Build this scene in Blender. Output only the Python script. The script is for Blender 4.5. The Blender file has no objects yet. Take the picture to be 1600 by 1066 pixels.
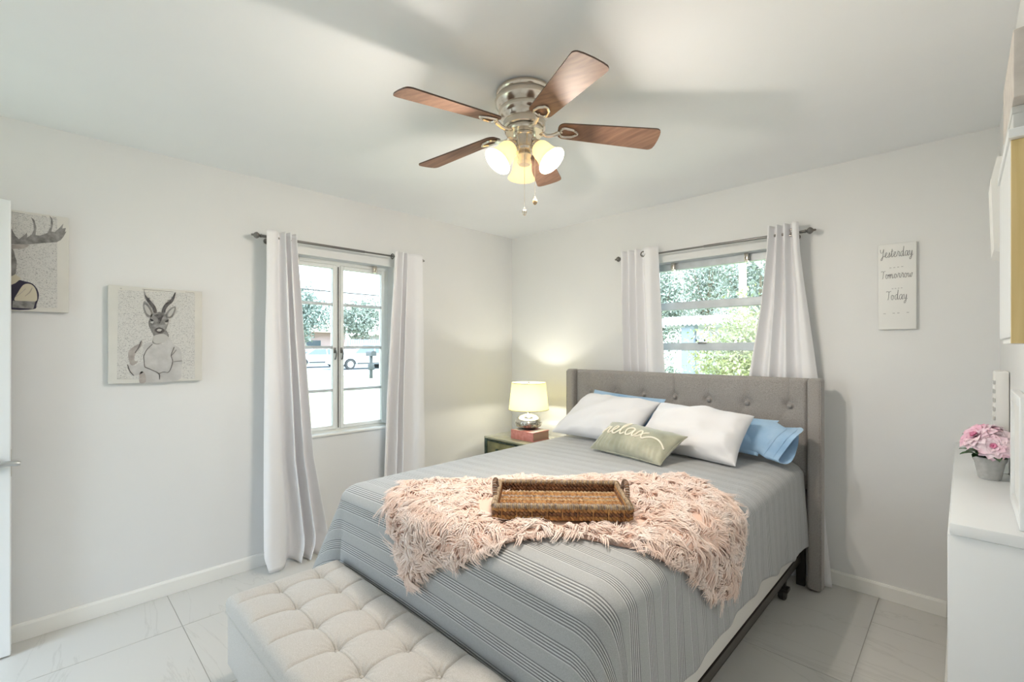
import bpy, bmesh, math, random
import numpy as np
from mathutils import Vector, Matrix

random.seed(7)
RNG = np.random.default_rng(11)
SC = bpy.context.scene
COL = SC.collection
PI = math.pi
V = Vector

# ------------------------------------------------------------------ camera, sky, sun, exposure
CAM = (3.16, -3.227, 1.374)
cd = bpy.data.cameras.new('camera')
cam = bpy.data.objects.new('camera', cd)
COL.objects.link(cam)
cam.location = CAM
cam.rotation_euler = (math.radians(90), 0, math.radians(44.4))
cd.sensor_width = 36.0
cd.lens = 36.0 * 720.0 / 1600.0
cd.shift_y = 10.5 / 1600.0
cd.clip_start = 0.02
SC.camera = cam

w = bpy.data.worlds.new('sky')
SC.world = w
w.use_nodes = True
nt = w.node_tree
bg = nt.nodes['Background']
tc = nt.nodes.new('ShaderNodeTexCoord')
sep = nt.nodes.new('ShaderNodeSeparateXYZ')
cr = nt.nodes.new('ShaderNodeValToRGB')
nt.links.new(tc.outputs['Generated'], sep.inputs[0])
nt.links.new(sep.outputs['Z'], cr.inputs['Fac'])
nt.links.new(cr.outputs['Color'], bg.inputs['Color'])
cr.color_ramp.elements[0].color = (0.82, 0.92, 1.0, 1)
cr.color_ramp.elements[1].color = (0.58, 0.78, 1.0, 1)
SKY = 4.2
bg.inputs['Strength'].default_value = SKY

sd = bpy.data.lights.new('sun', 'SUN')
sun = bpy.data.objects.new('sun', sd)
COL.objects.link(sun)
sd.energy = 4.6
sd.angle = math.radians(1.5)
sd.color = (1.0, 0.95, 0.86)
sun.rotation_euler = (math.radians(38), 0, math.radians(150))   # stands behind the front-right of the house

BULB_W = 18.0
BULB_C = (1.0, 0.895, 0.78)
TABLE_W = 7.5

SC.view_settings.view_transform = 'Standard'
SC.view_settings.look = 'None'
SC.view_settings.exposure = 0.74
SC.view_settings.gamma = 1.0
SC.view_settings.use_curve_mapping = False
try:
    SC.cycles.max_bounces = 10
    SC.cycles.diffuse_bounces = 6
    SC.cycles.transparent_max_bounces = 16
    SC.cycles.caustics_reflective = False
    SC.cycles.caustics_refractive = False
    SC.cycles.sample_clamp_indirect = 6.0
except Exception:
    pass


# ------------------------------------------------------------------ materials
def mat(name, col, rough=0.6, metal=0.0, spec=0.5, sheen=0.0, coat=0.0, emit=None, estr=0.0):
    m = bpy.data.materials.new(name)
    m.use_nodes = True
    b = m.node_tree.nodes['Principled BSDF']
    b.inputs['Base Color'].default_value = (*col, 1)
    b.inputs['Roughness'].default_value = rough
    b.inputs['Metallic'].default_value = metal
    b.inputs['Specular IOR Level'].default_value = spec
    b.inputs['Sheen Weight'].default_value = sheen
    b.inputs['Coat Weight'].default_value = coat
    if emit:
        b.inputs['Emission Color'].default_value = (*emit, 1)
        b.inputs['Emission Strength'].default_value = estr
    return m


def nodes(m):
    t = m.node_tree
    return t, t.nodes['Principled BSDF'], t.nodes.new, t.links.new


def noise_col(m, c1, c2, scale=20, detail=4, stretch=(1, 1, 1), bump=0.0, bdist=0.002, lo=0.35, hi=0.65, coord='Object'):
    """two-tone noise colour, optional bump from the same noise"""
    t, b, N, L = nodes(m)
    tc = N('ShaderNodeTexCoord')
    mp = N('ShaderNodeMapping')
    mp.inputs['Scale'].default_value = stretch
    n = N('ShaderNodeTexNoise')
    n.inputs['Scale'].default_value = scale
    n.inputs['Detail'].default_value = detail
    r = N('ShaderNodeValToRGB')
    r.color_ramp.elements[0].color = (*c1, 1)
    r.color_ramp.elements[1].color = (*c2, 1)
    r.color_ramp.elements[0].position = lo
    r.color_ramp.elements[1].position = hi
    L(tc.outputs[coord], mp.inputs['Vector'])
    L(mp.outputs['Vector'], n.inputs['Vector'])
    L(n.outputs['Fac'], r.inputs['Fac'])
    L(r.outputs['Color'], b.inputs['Base Color'])
    if bump:
        bp = N('ShaderNodeBump')
        bp.inputs['Strength'].default_value = bump
        bp.inputs['Distance'].default_value = bdist
        L(n.outputs['Fac'], bp.inputs['Height'])
        L(bp.outputs['Normal'], b.inputs['Normal'])
    return m


def weave_bump(m, scale=900, strength=0.25, dist=0.0008):
    t, b, N, L = nodes(m)
    tc = N('ShaderNodeTexCoord')
    n = N('ShaderNodeTexNoise')
    n.inputs['Scale'].default_value = scale
    n.inputs['Detail'].default_value = 2
    bp = N('ShaderNodeBump')
    bp.inputs['Strength'].default_value = strength
    bp.inputs['Distance'].default_value = dist
    L(tc.outputs['Object'], n.inputs['Vector'])
    L(n.outputs['Fac'], bp.inputs['Height'])
    L(bp.outputs['Normal'], b.inputs['Normal'])
    return m


M = {}
M['wall'] = noise_col(mat('wall_paint', (.74, .755, .74), .62, spec=.3), (.780, .785, .783), (.792, .796, .794), 3, 2, bump=.03, bdist=.004)
M['ceiling'] = noise_col(mat('ceiling_paint', (.80, .82, .82), .8, spec=.2), (.87, .885, .90), (.88, .895, .91), 4, 2)
M['trim'] = mat('white_trim_paint', (.86, .86, .83), .35)
M['winframe'] = noise_col(mat('aluminium_window_frame', (.70, .73, .74), .4, .15), (.50, .53, .55), (.58, .61, .63), 12)
M['winwhite'] = mat('white_window_paint', (.80, .82, .80), .4)
M['darkgap'] = mat('dark_gasket', (.05, .05, .05), .6)
M['pewter'] = mat('dark_pewter', (.22, .21, .20), .32, .9)
M['nickel'] = mat('brushed_nickel', (.72, .66, .58), .22, 1.0)
M['chrome'] = mat('bright_chrome', (.85, .84, .82), .10, 1.0)
M['curtain'] = weave_bump(mat('white_curtain_cloth', (.84, .84, .86), .75, spec=.25, sheen=.2), 700, .12)
M['linen'] = noise_col(mat('grey_linen', (.30, .28, .265), .9, spec=.2, sheen=.3), (.265, .25, .238), (.385, .362, .345), 260, 3, (1, 1, 1), .35, .0012)
M['blackmetal'] = mat('black_metal', (.025, .023, .022), .4, .3)
M['railmetal'] = mat('brown_black_rail', (.05, .042, .034), .35, .5)
M['boxspring'] = weave_bump(mat('white_ticking', (.78, .77, .73), .8), 500, .2)
M['mattress'] = mat('mattress_cloth', (.8, .8, .78), .8)
M['pillowwhite'] = weave_bump(mat('white_pillowcase', (.80, .80, .82), .8, spec=.2, sheen=.15), 600, .1)
M['pillowblue'] = noise_col(mat('blue_pillowcase', (.33, .52, .74), .8, spec=.2, sheen=.2), (.30, .49, .72), (.42, .60, .80), 7, 5)
M['velvet'] = noise_col(mat('sage_velvet', (.42, .42, .33), .75, spec=.2, sheen=.6), (.29, .30, .225), (.45, .445, .345), 9, 6)
M['cord'] = mat('cream_cord', (.82, .78, .66), .7)
M['fur'] = noise_col(mat('blush_fur', (.86, .62, .51), .7, spec=.25, sheen=.3), (.86, .65, .55), (.95, .84, .78), 16, 4, lo=.3, hi=.7)
M['furbase'] = mat('blush_backing', (.84, .62, .52), .9)
M['bench'] = noise_col(mat('pale_bench_cloth', (.60, .585, .56), .85, spec=.25, sheen=.3), (.48, .46, .43), (.57, .555, .535), 320, 3, bump=.2, bdist=.001)
M['benchleg'] = mat('bench_leg_black', (.02, .02, .02), .4)
M['wick1'] = noise_col(mat('tan_seagrass', (.50, .30, .12), .75), (.26, .11, .035), (.50, .27, .095), 55, 3)
M['wick2'] = noise_col(mat('brown_seagrass', (.16, .07, .035), .7), (.09, .04, .02), (.26, .12, .055), 55, 3)
M['wick3'] = noise_col(mat('grey_seagrass', (.42, .34, .27), .8), (.20, .15, .12), (.46, .38, .31), 60, 3)
M['wick4'] = noise_col(mat('pale_seagrass', (.58, .44, .26), .8), (.30, .20, .11), (.52, .39, .24), 60, 3)
M['whitepaint'] = mat('white_lacquer', (.80, .82, .83), .30)
M['whitematte'] = mat('white_matte', (.82, .82, .80), .6)
M['greypot'] = noise_col(mat('grey_cement_pot', (.46, .46, .45), .8), (.42, .42, .41), (.50, .50, .49), 60)
M['leafgreen'] = noise_col(mat('dark_leaf', (.05, .13, .05), .4), (.03, .09, .035), (.10, .22, .09), 18)
M['petal'] = noise_col(mat('pink_petal', (.90, .52, .66), .6, sheen=.2), (.90, .50, .66), (.96, .82, .88), 16, 3, lo=.3, hi=.6)
M['petalcore'] = mat('deep_pink_petal', (.86, .36, .55), .6)
M['ink'] = mat('black_ink', (.03, .03, .035), .8)
M['inkdark'] = mat('charcoal_ink', (.10, .10, .11), .8)
M['inkgrey'] = mat('grey_ink', (.45, .45, .45), .8)
M['inkpale'] = mat('pale_grey_ink', (.60, .61, .60), .8)
M['shade'] = None
M['pinkbook'] = noise_col(mat('pink_book_cloth', (.62, .24, .22), .6), (.58, .21, .19), (.68, .30, .27), 40)
M['paper'] = mat('cream_paper', (.84, .80, .72), .8)
M['gravel'] = mat('book_back', (.42, .26, .20), .7)
M['nstop'] = mat('olive_glass_top', (.34, .34, .24), .12, .0, coat=.5)
M['nsbody'] = noise_col(mat('olive_metal_leaf', (.26, .25, .13), .35, .6), (.16, .16, .09), (.36, .34, .17), 9)
M['nsedge'] = noise_col(mat('dark_green_iron', (.05, .075, .06), .4, .7), (.03, .05, .04), (.10, .13, .11), 40)
M['glass_clear'] = None


def wood_mat(name, c1, c2, rough=.3, scale=(1.2, 14, 14), coord='Object'):
    m = mat(name, c1, rough)
    t, b, N, L = nodes(m)
    tc = N('ShaderNodeTexCoord')
    mp = N('ShaderNodeMapping')
    mp.inputs['Scale'].default_value = scale
    n = N('ShaderNodeTexNoise')
    n.inputs['Scale'].default_value = 3.5
    n.inputs['Detail'].default_value = 7
    n.inputs['Distortion'].default_value = .6
    r = N('ShaderNodeValToRGB')
    r.color_ramp.elements[0].color = (*c1, 1)
    r.color_ramp.elements[1].color = (*c2, 1)
    r.color_ramp.elements[0].position = .3
    r.color_ramp.elements[1].position = .7
    L(tc.outputs[coord], mp.inputs['Vector'])
    L(mp.outputs['Vector'], n.inputs['Vector'])
    L(n.outputs['Fac'], r.inputs['Fac'])
    L(r.outputs['Color'], b.inputs['Base Color'])
    return m


M['blade'] = wood_mat('walnut_blade', (.16, .085, .056), (.27, .155, .105), .58)
M['bladeedge'] = mat('dark_blade_edge', (.09, .05, .035), .4)
M['birch'] = wood_mat('yellow_birch_panel', (.62, .46, .20), (.72, .56, .28), .5, (14, 14, .8))


def glass_mat():
    m = bpy.data.materials.new('window_glass')
    m.use_nodes = True
    t = m.node_tree
    t.nodes.clear()
    o = t.nodes.new('ShaderNodeOutputMaterial')
    mx = t.nodes.new('ShaderNodeMixShader')
    tr = t.nodes.new('ShaderNodeBsdfTransparent')
    gl = t.nodes.new('ShaderNodeBsdfGlossy')
    gl.inputs['Roughness'].default_value = .02
    tr.inputs['Color'].default_value = (.95, .98, .97, 1)
    lw = t.nodes.new('ShaderNodeFresnel')
    lw.inputs['IOR'].default_value = 1.3
    t.links.new(lw.outputs[0], mx.inputs[0])
    t.links.new(tr.outputs[0], mx.inputs[1])
    t.links.new(gl.outputs[0], mx.inputs[2])
    t.links.new(mx.outputs[0], o.inputs[0])
    return m


M['glass'] = glass_mat()


def lampshade_mat(name, col, trans, emit, estr, tw=.6):
    """cloth or frosted glass: part diffuse, part translucent; glows faintly because its lamp is on"""
    m = bpy.data.materials.new(name)
    m.use_nodes = True
    t = m.node_tree
    t.nodes.clear()
    o = t.nodes.new('ShaderNodeOutputMaterial')
    mx = t.nodes.new('ShaderNodeMixShader')
    ad = t.nodes.new('ShaderNodeAddShader')
    d = t.nodes.new('ShaderNodeBsdfDiffuse')
    d.inputs['Color'].default_value = (*col, 1)
    tl = t.nodes.new('ShaderNodeBsdfTranslucent')
    tl.inputs['Color'].default_value = (*trans, 1)
    e = t.nodes.new('ShaderNodeEmission')
    e.inputs['Color'].default_value = (*emit, 1)
    e.inputs['Strength'].default_value = estr
    mx.inputs[0].default_value = tw
    t.links.new(d.outputs[0], mx.inputs[1])
    t.links.new(tl.outputs[0], mx.inputs[2])
    t.links.new(mx.outputs[0], ad.inputs[0])
    t.links.new(e.outputs[0], ad.inputs[1])
    t.links.new(ad.outputs[0], o.inputs[0])
    return m


M['fanshade'] = lampshade_mat('frosted_glass_shade', (.84, .75, .54), (.66, .55, .34), (1, .82, .44), .34, .27)
M['tableshade'] = lampshade_mat('cream_lampshade_cloth', (.76, .73, .52), (.33, .30, .14), (1, .93, .55), .04, .45)
M['bulb'] = mat('lit_bulb', (1, 1, 1), .5, emit=(1, .93, .78), estr=5.0)


def tile_mat():
    m = mat('white_marble_tile', (.76, .755, .72), .14, spec=.5)
    t, b, N, L = nodes(m)
    tc = N('ShaderNodeTexCoord')
    g = N('ShaderNodeNewGeometry')
    off = N('ShaderNodeVectorMath')
    off.operation = 'MULTIPLY_ADD'
    off.inputs[1].default_value = (7, 9, 3)
    comb = N('ShaderNodeCombineXYZ')
    for k in range(3):
        L(g.outputs['Random Per Island'], comb.inputs[k])
    L(comb.outputs[0], off.inputs[0])
    L(tc.outputs['Object'], off.inputs[2])
    mp = N('ShaderNodeMapping')
    mp.inputs['Rotation'].default_value = (0, 0, .6)
    mp.inputs['Scale'].default_value = (.6, 2.8, 1)
    L(off.outputs[0], mp.inputs['Vector'])
    n = N('ShaderNodeTexNoise')
    n.inputs['Scale'].default_value = 1.1
    n.inputs['Detail'].default_value = 9
    n.inputs['Roughness'].default_value = .62
    n.inputs['Distortion'].default_value = .8
    L(mp.outputs['Vector'], n.inputs['Vector'])
    # a vein is where the noise crosses its middle value
    s = N('ShaderNodeMath'); s.operation = 'SUBTRACT'; s.inputs[1].default_value = .5
    a = N('ShaderNodeMath'); a.operation = 'ABSOLUTE'
    L(n.outputs['Fac'], s.inputs[0]); L(s.outputs[0], a.inputs[0])
    r = N('ShaderNodeValToRGB')
    r.color_ramp.elements[0].color = (.575, .57, .545, 1)
    r.color_ramp.elements[1].color = (.635, .63, .605, 1)
    r.color_ramp.elements[1].position = .012
    L(a.outputs[0], r.inputs['Fac'])
    L(r.outputs['Color'], b.inputs['Base Color'])
    return m


M['tile'] = tile_mat()
M['grout'] = mat('grey_grout', (.36, .35, .32), .9)


def coverlet_mat():
    """groups of fine ribs woven across the bed: the UV v coordinate is metres along the bed"""
    m = mat('striped_coverlet', (.40, .42, .44), .75, spec=.3, sheen=.25)
    t, b, N, L = nodes(m)
    uv = N('ShaderNodeUVMap')
    sp = N('ShaderNodeSeparateXYZ')
    L(uv.outputs[0], sp.inputs[0])

    def math_(op, x, y=None):
        k = N('ShaderNodeMath'); k.operation = op
        L(x, k.inputs[0])
        if y is not None:
            if isinstance(y, (int, float)):
                k.inputs[1].default_value = y
            else:
                L(y, k.inputs[1])
        return k.outputs[0]
    v = sp.outputs['Y']
    ph = math_('FRACT', math_('MULTIPLY', v, 1 / .092))
    ingroup = math_('LESS_THAN', ph, .50)
    rib = math_('SINE', math_('MULTIPLY', ph, 2 * PI * 10))
    rib01 = math_('MULTIPLY_ADD', rib, .5)
    rib01.node.inputs[2].default_value = .5
    sharp = math_('POWER', rib01, 1.5)
    line = math_('MULTIPLY', sharp, ingroup)
    # very fine all-over cord
    fine = math_('MULTIPLY_ADD', math_('SINE', math_('MULTIPLY', v, 2 * PI / .0042)), .5)
    fine.node.inputs[2].default_value = .5
    h = math_('ADD', math_('MULTIPLY', line, 1.0), math_('MULTIPLY', fine, .10))
    nz = N('ShaderNodeTexNoise'); nz.inputs['Scale'].default_value = 420
    tc = N('ShaderNodeTexCoord')
    L(tc.outputs['Object'], nz.inputs['Vector'])
    mx = N('ShaderNodeMix'); mx.data_type = 'RGBA'
    mx.inputs[6].default_value = (.53, .545, .555, 1)
    mx.inputs[7].default_value = (.84, .855, .86, 1)
    L(line, mx.inputs[0])
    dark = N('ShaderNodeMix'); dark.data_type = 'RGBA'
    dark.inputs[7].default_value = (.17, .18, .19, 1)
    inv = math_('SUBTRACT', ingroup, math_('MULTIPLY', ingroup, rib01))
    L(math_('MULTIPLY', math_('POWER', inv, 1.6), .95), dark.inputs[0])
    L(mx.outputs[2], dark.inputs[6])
    mot = N('ShaderNodeMix'); mot.data_type = 'RGBA'; mot.blend_type = 'MULTIPLY'
    mot.inputs[0].default_value = .5
    L(dark.outputs[2], mot.inputs[6])
    L(nz.outputs['Fac'], mot.inputs[7])
    L(mot.outputs[2], b.inputs['Base Color'])
    bp = N('ShaderNodeBump')
    bp.inputs['Strength'].default_value = .5
    bp.inputs['Distance'].default_value = .0022
    L(h, bp.inputs['Height'])
    L(bp.outputs['Normal'], b.inputs['Normal'])
    return m


M['coverlet'] = coverlet_mat()


def newsprint_mat():
    m = mat('printed_page_canvas', (.70, .69, .65), .8, spec=.2)
    t, b, N, L = nodes(m)
    tc = N('ShaderNodeTexCoord')
    n = N('ShaderNodeTexNoise'); n.inputs['Scale'].default_value = 260; n.inputs['Detail'].default_value = 2
    mp = N('ShaderNodeMapping'); mp.inputs['Scale'].default_value = (1, .8, 1.6)
    n2 = N('ShaderNodeTexNoise'); n2.inputs['Scale'].default_value = 9
    L(tc.outputs['Object'], mp.inputs[0]); L(mp.outputs[0], n.inputs['Vector']); L(tc.outputs['Object'], n2.inputs['Vector'])
    r = N('ShaderNodeValToRGB')
    r.color_ramp.elements[0].color = (.30, .30, .30, 1); r.color_ramp.elements[0].position = .33
    r.color_ramp.elements[1].color = (.64, .63, .605, 1); r.color_ramp.elements[1].position = .45
    L(n.outputs['Fac'], r.inputs['Fac'])
    L(r.outputs['Color'], b.inputs['Base Color'])
    return m


M['news'] = newsprint_mat()
M['canvas'] = noise_col(mat('cream_canvas', (.68, .665, .62), .85, spec=.2), (.66, .645, .60), (.70, .685, .64), 8)
M['art_fur'] = noise_col(mat('grey_fur_print', (.25, .24, .235), .8), (.15, .145, .14), (.34, .33, .32), 45, 5, lo=.3, hi=.7)
M['art_dark'] = noise_col(mat('charcoal_print', (.09, .085, .085), .8), (.06, .055, .055), (.15, .14, .14), 60, 3)
M['art_light'] = mat('pale_print', (.50, .49, .47), .8)
M['art_shirt'] = noise_col(mat('grey_shirt_print', (.52, .51, .50), .8), (.47, .46, .45), (.56, .55, .54), 20, 3)
M['art_skin'] = noise_col(mat('skin_print', (.38, .34, .32), .8), (.33, .30, .28), (.45, .41, .385), 30)
M['art_navy'] = mat('navy_vest_print', (.035, .03, .055), .8)
M['art_cream'] = mat('cream_shirt_print', (.60, .55, .43), .8)
M['art_hair'] = mat('eye_print', (.03, .03, .03), .6)


# ------------------------------------------------------------------ mesh builder
class MB:
    def __init__(s):
        s.v = []; s.f = []; s.m = []; s.uv = None

    def add(s, verts, faces, mi=0):
        o = len(s.v)
        s.v.extend([tuple(map(float, p)) for p in verts])
        s.f.extend([tuple(int(i) + o for i in f) for f in faces])
        s.m.extend([mi] * len(faces))
        return s

    def box(s, lo, hi, mi=0):
        (x0, y0, z0), (x1, y1, z1) = lo, hi
        p = [(x0, y0, z0), (x1, y0, z0), (x1, y1, z0), (x0, y1, z0), (x0, y0, z1), (x1, y0, z1), (x1, y1, z1), (x0, y1, z1)]
        return s.add(p, [(0, 3, 2, 1), (4, 5, 6, 7), (0, 1, 5, 4), (1, 2, 6, 5), (2, 3, 7, 6), (3, 0, 4, 7)], mi)

    def rbox(s, lo, hi, bev=.005, mi=0, seg=2, rot=0, piv=None):
        bm = bmesh.new()
        c = [(a + b) / 2 for a, b in zip(lo, hi)]
        d = [abs(b - a) for a, b in zip(lo, hi)]
        bmesh.ops.create_cube(bm, size=1)
        for q in bm.verts:
            q.co = V((q.co.x * d[0] + c[0], q.co.y * d[1] + c[1], q.co.z * d[2] + c[2]))
        bev = min(bev, min(d) * .45)
        if bev > 0:
            bmesh.ops.bevel(bm, geom=list(bm.edges), offset=bev, segments=seg, affect='EDGES', profile=.5)
        if rot:
            R = Matrix.Rotation(rot, 3, 'Z')
            pv = V(piv or c)
            for q in bm.verts:
                q.co = pv + R @ (q.co - pv)
        bm.verts.index_update()
        s.add([q.co for q in bm.verts], [[q.index for q in f.verts] for f in bm.faces], mi)
        bm.free()
        return s

    def tube(s, pts, r, n=8, mi=0, cap=True, closed=False):
        pts = [V(p) for p in pts]
        k = len(pts)
        rr = r if hasattr(r, '__len__') else [r] * k
        vs = []; fs = []
        prev = None
        for i, p in enumerate(pts):
            a = pts[(i - 1) % k] if (closed or i > 0) else p
            b = pts[(i + 1) % k] if (closed or i < k - 1) else p
            t = (b - a)
            t = t.normalized() if t.length > 1e-9 else V((0, 0, 1))
            if prev is None:
                u = t.orthogonal().normalized()
            else:
                u = prev - t * prev.dot(t)
                u = u.normalized() if u.length > 1e-6 else t.orthogonal().normalized()
            prev = u
            q = t.cross(u)
            for j in range(n):
                an = 2 * PI * j / n
                vs.append(p + (u * math.cos(an) + q * math.sin(an)) * rr[i])
        kk = k if closed else k - 1
        for i in range(kk):
            for j in range(n):
                a0 = i * n + j; a1 = i * n + (j + 1) % n
                b0 = ((i + 1) % k) * n + j; b1 = ((i + 1) % k) * n + (j + 1) % n
                fs.append((a0, a1, b1, b0))
        if cap and not closed:
            fs.append(tuple(reversed(range(n))))
            fs.append(tuple(range((k - 1) * n, k * n)))
        return s.add(vs, fs, mi)

    def lathe(s, prof, c=(0, 0, 0), n=32, mi=0, axis=(0, 0, 1), cap=True):
        """prof: (radius, height) pairs along axis from c"""
        ax = V(axis).normalized()
        u = ax.orthogonal().normalized()
        q = ax.cross(u)
        c = V(c)
        vs = []; fs = []
        for (r, h) in prof:
            for j in range(n):
                an = 2 * PI * j / n
                vs.append(c + ax * h + (u * math.cos(an) + q * math.sin(an)) * r)
        for i in range(len(prof) - 1):
            for j in range(n):
                fs.append((i * n + j, i * n + (j + 1) % n, (i + 1) * n + (j + 1) % n, (i + 1) * n + j))
        if cap:
            if prof[0][0] > 1e-5:
                fs.append(tuple(reversed(range(n))))
            if prof[-1][0] > 1e-5:
                fs.append(tuple(range((len(prof) - 1) * n, len(prof) * n)))
        return s.add(vs, fs, mi)

    def sphere(s, c, r, n=12, mi=0, sc=(1, 1, 1)):
        vs = []; fs = []
        m = max(6, n // 2 + 2)
        for i in range(m + 1):
            th = PI * i / m
            for j in range(n):
                ph = 2 * PI * j / n
                vs.append((c[0] + r * sc[0] * math.sin(th) * math.cos(ph), c[1] + r * sc[1] * math.sin(th) * math.sin(ph), c[2] + r * sc[2] * math.cos(th)))
        for i in range(m):
            for j in range(n):
                fs.append((i * n + j, (i + 1) * n + j, (i + 1) * n + (j + 1) % n, i * n + (j + 1) % n))
        return s.add(vs, fs, mi)

    def grid(s, P, mi=0, closed_u=False, flip=False):
        """P: array (nu, nv, 3)"""
        nu, nv = P.shape[:2]
        fs = []
        for i in range(nu if closed_u else nu - 1):
            i2 = (i + 1) % nu
            for j in range(nv - 1):
                q = (i * nv + j, i2 * nv + j, i2 * nv + j + 1, i * nv + j + 1)
                fs.append(q[::-1] if flip else q)
        return s.add(P.reshape(-1, 3), fs, mi)

    def prism(s, poly, fn, d0, d1, mi=0):
        """poly in 2D; fn(a, b, d) -> 3D; from depth d0 to d1"""
        n = len(poly)
        vs = [fn(a, b, d0) for a, b in poly] + [fn(a, b, d1) for a, b in poly]
        fs = [tuple(range(n)), tuple(reversed(range(n, 2 * n)))]
        for i in range(n):
            j = (i + 1) % n
            fs.append((i, i + n, j + n, j))
        return s.add(vs, fs, mi)


def empty(name, loc):
    o = bpy.data.objects.new(name, None)
    o.empty_display_size = .1
    COL.objects.link(o)
    o.location = loc
    return o


def build(name, mb, mats, parent=None, smooth=True, angle=40, weld=False):
    me = bpy.data.meshes.new(name)
    me.from_pydata(mb.v, [], mb.f)
    for k in (mats if isinstance(mats, (list, tuple)) else [mats]):
        me.materials.append(M[k] if isinstance(k, str) else k)
    me.polygons.foreach_set('material_index', mb.m)
    if mb.uv is not None:
        lay = me.uv_layers.new(name='UVMap')
        idx = np.empty(len(me.loops), dtype=np.int32)
        me.loops.foreach_get('vertex_index', idx)
        lay.data.foreach_set('uv', np.asarray(mb.uv, dtype=np.float32)[idx].ravel())
    me.update()
    bm = bmesh.new()
    bm.from_mesh(me)
    bmesh.ops.recalc_face_normals(bm, faces=bm.faces)
    ca = math.cos(math.radians(angle))
    for f in bm.faces:
        f.smooth = smooth
    if smooth:
        for e in bm.edges:
            if len(e.link_faces) == 2 and e.link_faces[0].normal.dot(e.link_faces[1].normal) < ca:
                e.smooth = False
    bm.to_mesh(me)
    bm.free()
    o = bpy.data.objects.new(name, me)
    COL.objects.link(o)
    if parent is not None:
        o.parent = parent
        off = V(parent.location) if parent.parent is None else V((0, 0, 0))
        o.matrix_parent_inverse = Matrix.Translation(-off)
    return o


def tag(o, label=None, cat=None, group=None, kind=None):
    if label: o['label'] = label
    if cat: o['category'] = cat
    if group: o['group'] = group
    if kind: o['kind'] = kind
    return o


def struct(name, mb, mats, label=None, parent=None, **k):
    o = build(name, mb, mats, parent, **k)
    o['kind'] = 'structure'
    if label: o['label'] = label
    return o


def catmull(pts, n=8, closed=False):
    P = [V(p) for p in pts]
    k = len(P)
    out = []
    for i in range(k if closed else k - 1):
        p1 = P[i]; p2 = P[(i + 1) % k]
        p0 = P[(i - 1) % k] if (closed or i > 0) else p1 * 2 - p2
        p3 = P[(i + 2) % k] if (closed or i < k - 2) else p2 * 2 - p1
        for j in range(n):
            t = j / n
            out.append(.5 * ((2 * p1) + (p2 - p0) * t + (2 * p0 - 5 * p1 + 4 * p2 - p3) * t * t + (3 * p1 - p0 - 3 * p2 + p3) * t ** 3))
    if not closed:
        out.append(P[-1])
    return out


def vnoise(x, y, seed=0):
    """cheap smooth value noise in [-1, 1] (numpy)"""
    r = np.random.default_rng(seed)
    out = 0
    for k in range(6):
        a = r.uniform(0, 2 * PI); f = r.uniform(.6, 1.9); p = r.uniform(0, 2 * PI)
        out = out + np.sin((x * math.cos(a) + y * math.sin(a)) * f + p)
    return out / 3.2


# ------------------------------------------------------------------ room shell
RX, FY, H, T = 3.285, -4.35, 2.44, .16     # right wall x, front wall y, ceiling height, wall thickness
W1 = (-2.125, -1.315, .765, 2.0)             # window_1 opening in the left wall: y0 y1 z0 z1
W2 = (1.44, 2.32, 1.0, 2.005)              # window_2 opening in the back wall: x0 x1 z0 z1

mb = MB()
tiles = MB()
cols = [(-.2, .407, -2.74), (.407, 1.013, -2.74), (1.013, 1.619, -2.134), (1.619, 2.225, -2.74), (2.225, 2.83, -2.134), (2.83, 3.436, -2.74)]
g = .0016
for (x0, x1, o) in cols:
    x0 = max(x0, -.02); x1 = min(x1, RX + .02)
    y = o - 1.212 * 2
    while y < .03:
        a, b_ = max(y, FY - .02), min(y + 1.212, .02)
        if b_ - a > .01:
            tiles.box((x0 + g, a + g, -.012), (x1 - g, b_ - g, 0))
        y += 1.212
tiles.box((-.02, FY - .02, -.10), (RX + .02, .02, -.0012), 1)
struct('floor', tiles, ['tile', 'grout'], smooth=False)

mb = MB().box((-T, FY - T, H), (RX + T, T, H + .12))
struct('ceiling', mb, 'ceiling', smooth=False)


def wall_with_hole(a0, a1, z0, z1, hole, fn):
    """fn(a, d, z) -> point; thickness d from 0 to T outward"""
    m = MB()
    h0, h1, k0, k1 = hole
    rects = [(a0, h0, z0, z1), (h1, a1, z0, z1), (h0, h1, z0, k0), (h0, h1, k1, z1)]
    for (p, q, r, s_) in rects:
        A, B = fn(p, 0, r), fn(q, T, s_)
        m.box(tuple(map(min, A, B)), tuple(map(max, A, B)))
    return m


struct('wall_left', wall_with_hole(FY, T, 0, H, W1, lambda a, d, z: (-d, a, z)), 'wall', smooth=False)
struct('wall_back', wall_with_hole(0, RX, 0, H, W2, lambda a, d, z: (a, d, z)), 'wall', smooth=False)
struct('wall_right', MB().box((RX, FY, 0), (RX + T, T, H)), 'wall', smooth=False)
struct('wall_front', wall_with_hole(-T, RX + T, 0, H, (.15, .95, -.001, 2.05), lambda a, d, z: (a, FY - d, z)), 'wall', smooth=False)  # unseen doorway, inferred from the open leaf and added to let daylight in


def baseboard(p0, p1, nrm):
    m = MB()
    prof = [(0, 0), (.012, 0), (.012, .07), (.008, .079), (0, .081)]
    p0, p1, nrm = V(p0), V(p1), V(nrm)
    vs = [p0 + nrm * a + V((0, 0, z)) for a, z in prof] + [p1 + nrm * a + V((0, 0, z)) for a, z in prof]
    n = len(prof)
    fs = [tuple(range(n)), tuple(range(n, 2 * n))] + [(i, (i + 1) % n, (i + 1) % n + n, i + n) for i in range(n)]
    m.add(vs, fs)
    # thin dark joint under the skirting
    return m


struct('baseboard_left', baseboard((0, FY, .001), (0, 0, .001), (1, 0, 0)), 'trim', smooth=False)
struct('baseboard_back', baseboard((.012, 0, .001), (3.10, 0, .001), (0, -1, 0)), 'trim', smooth=False)

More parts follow.
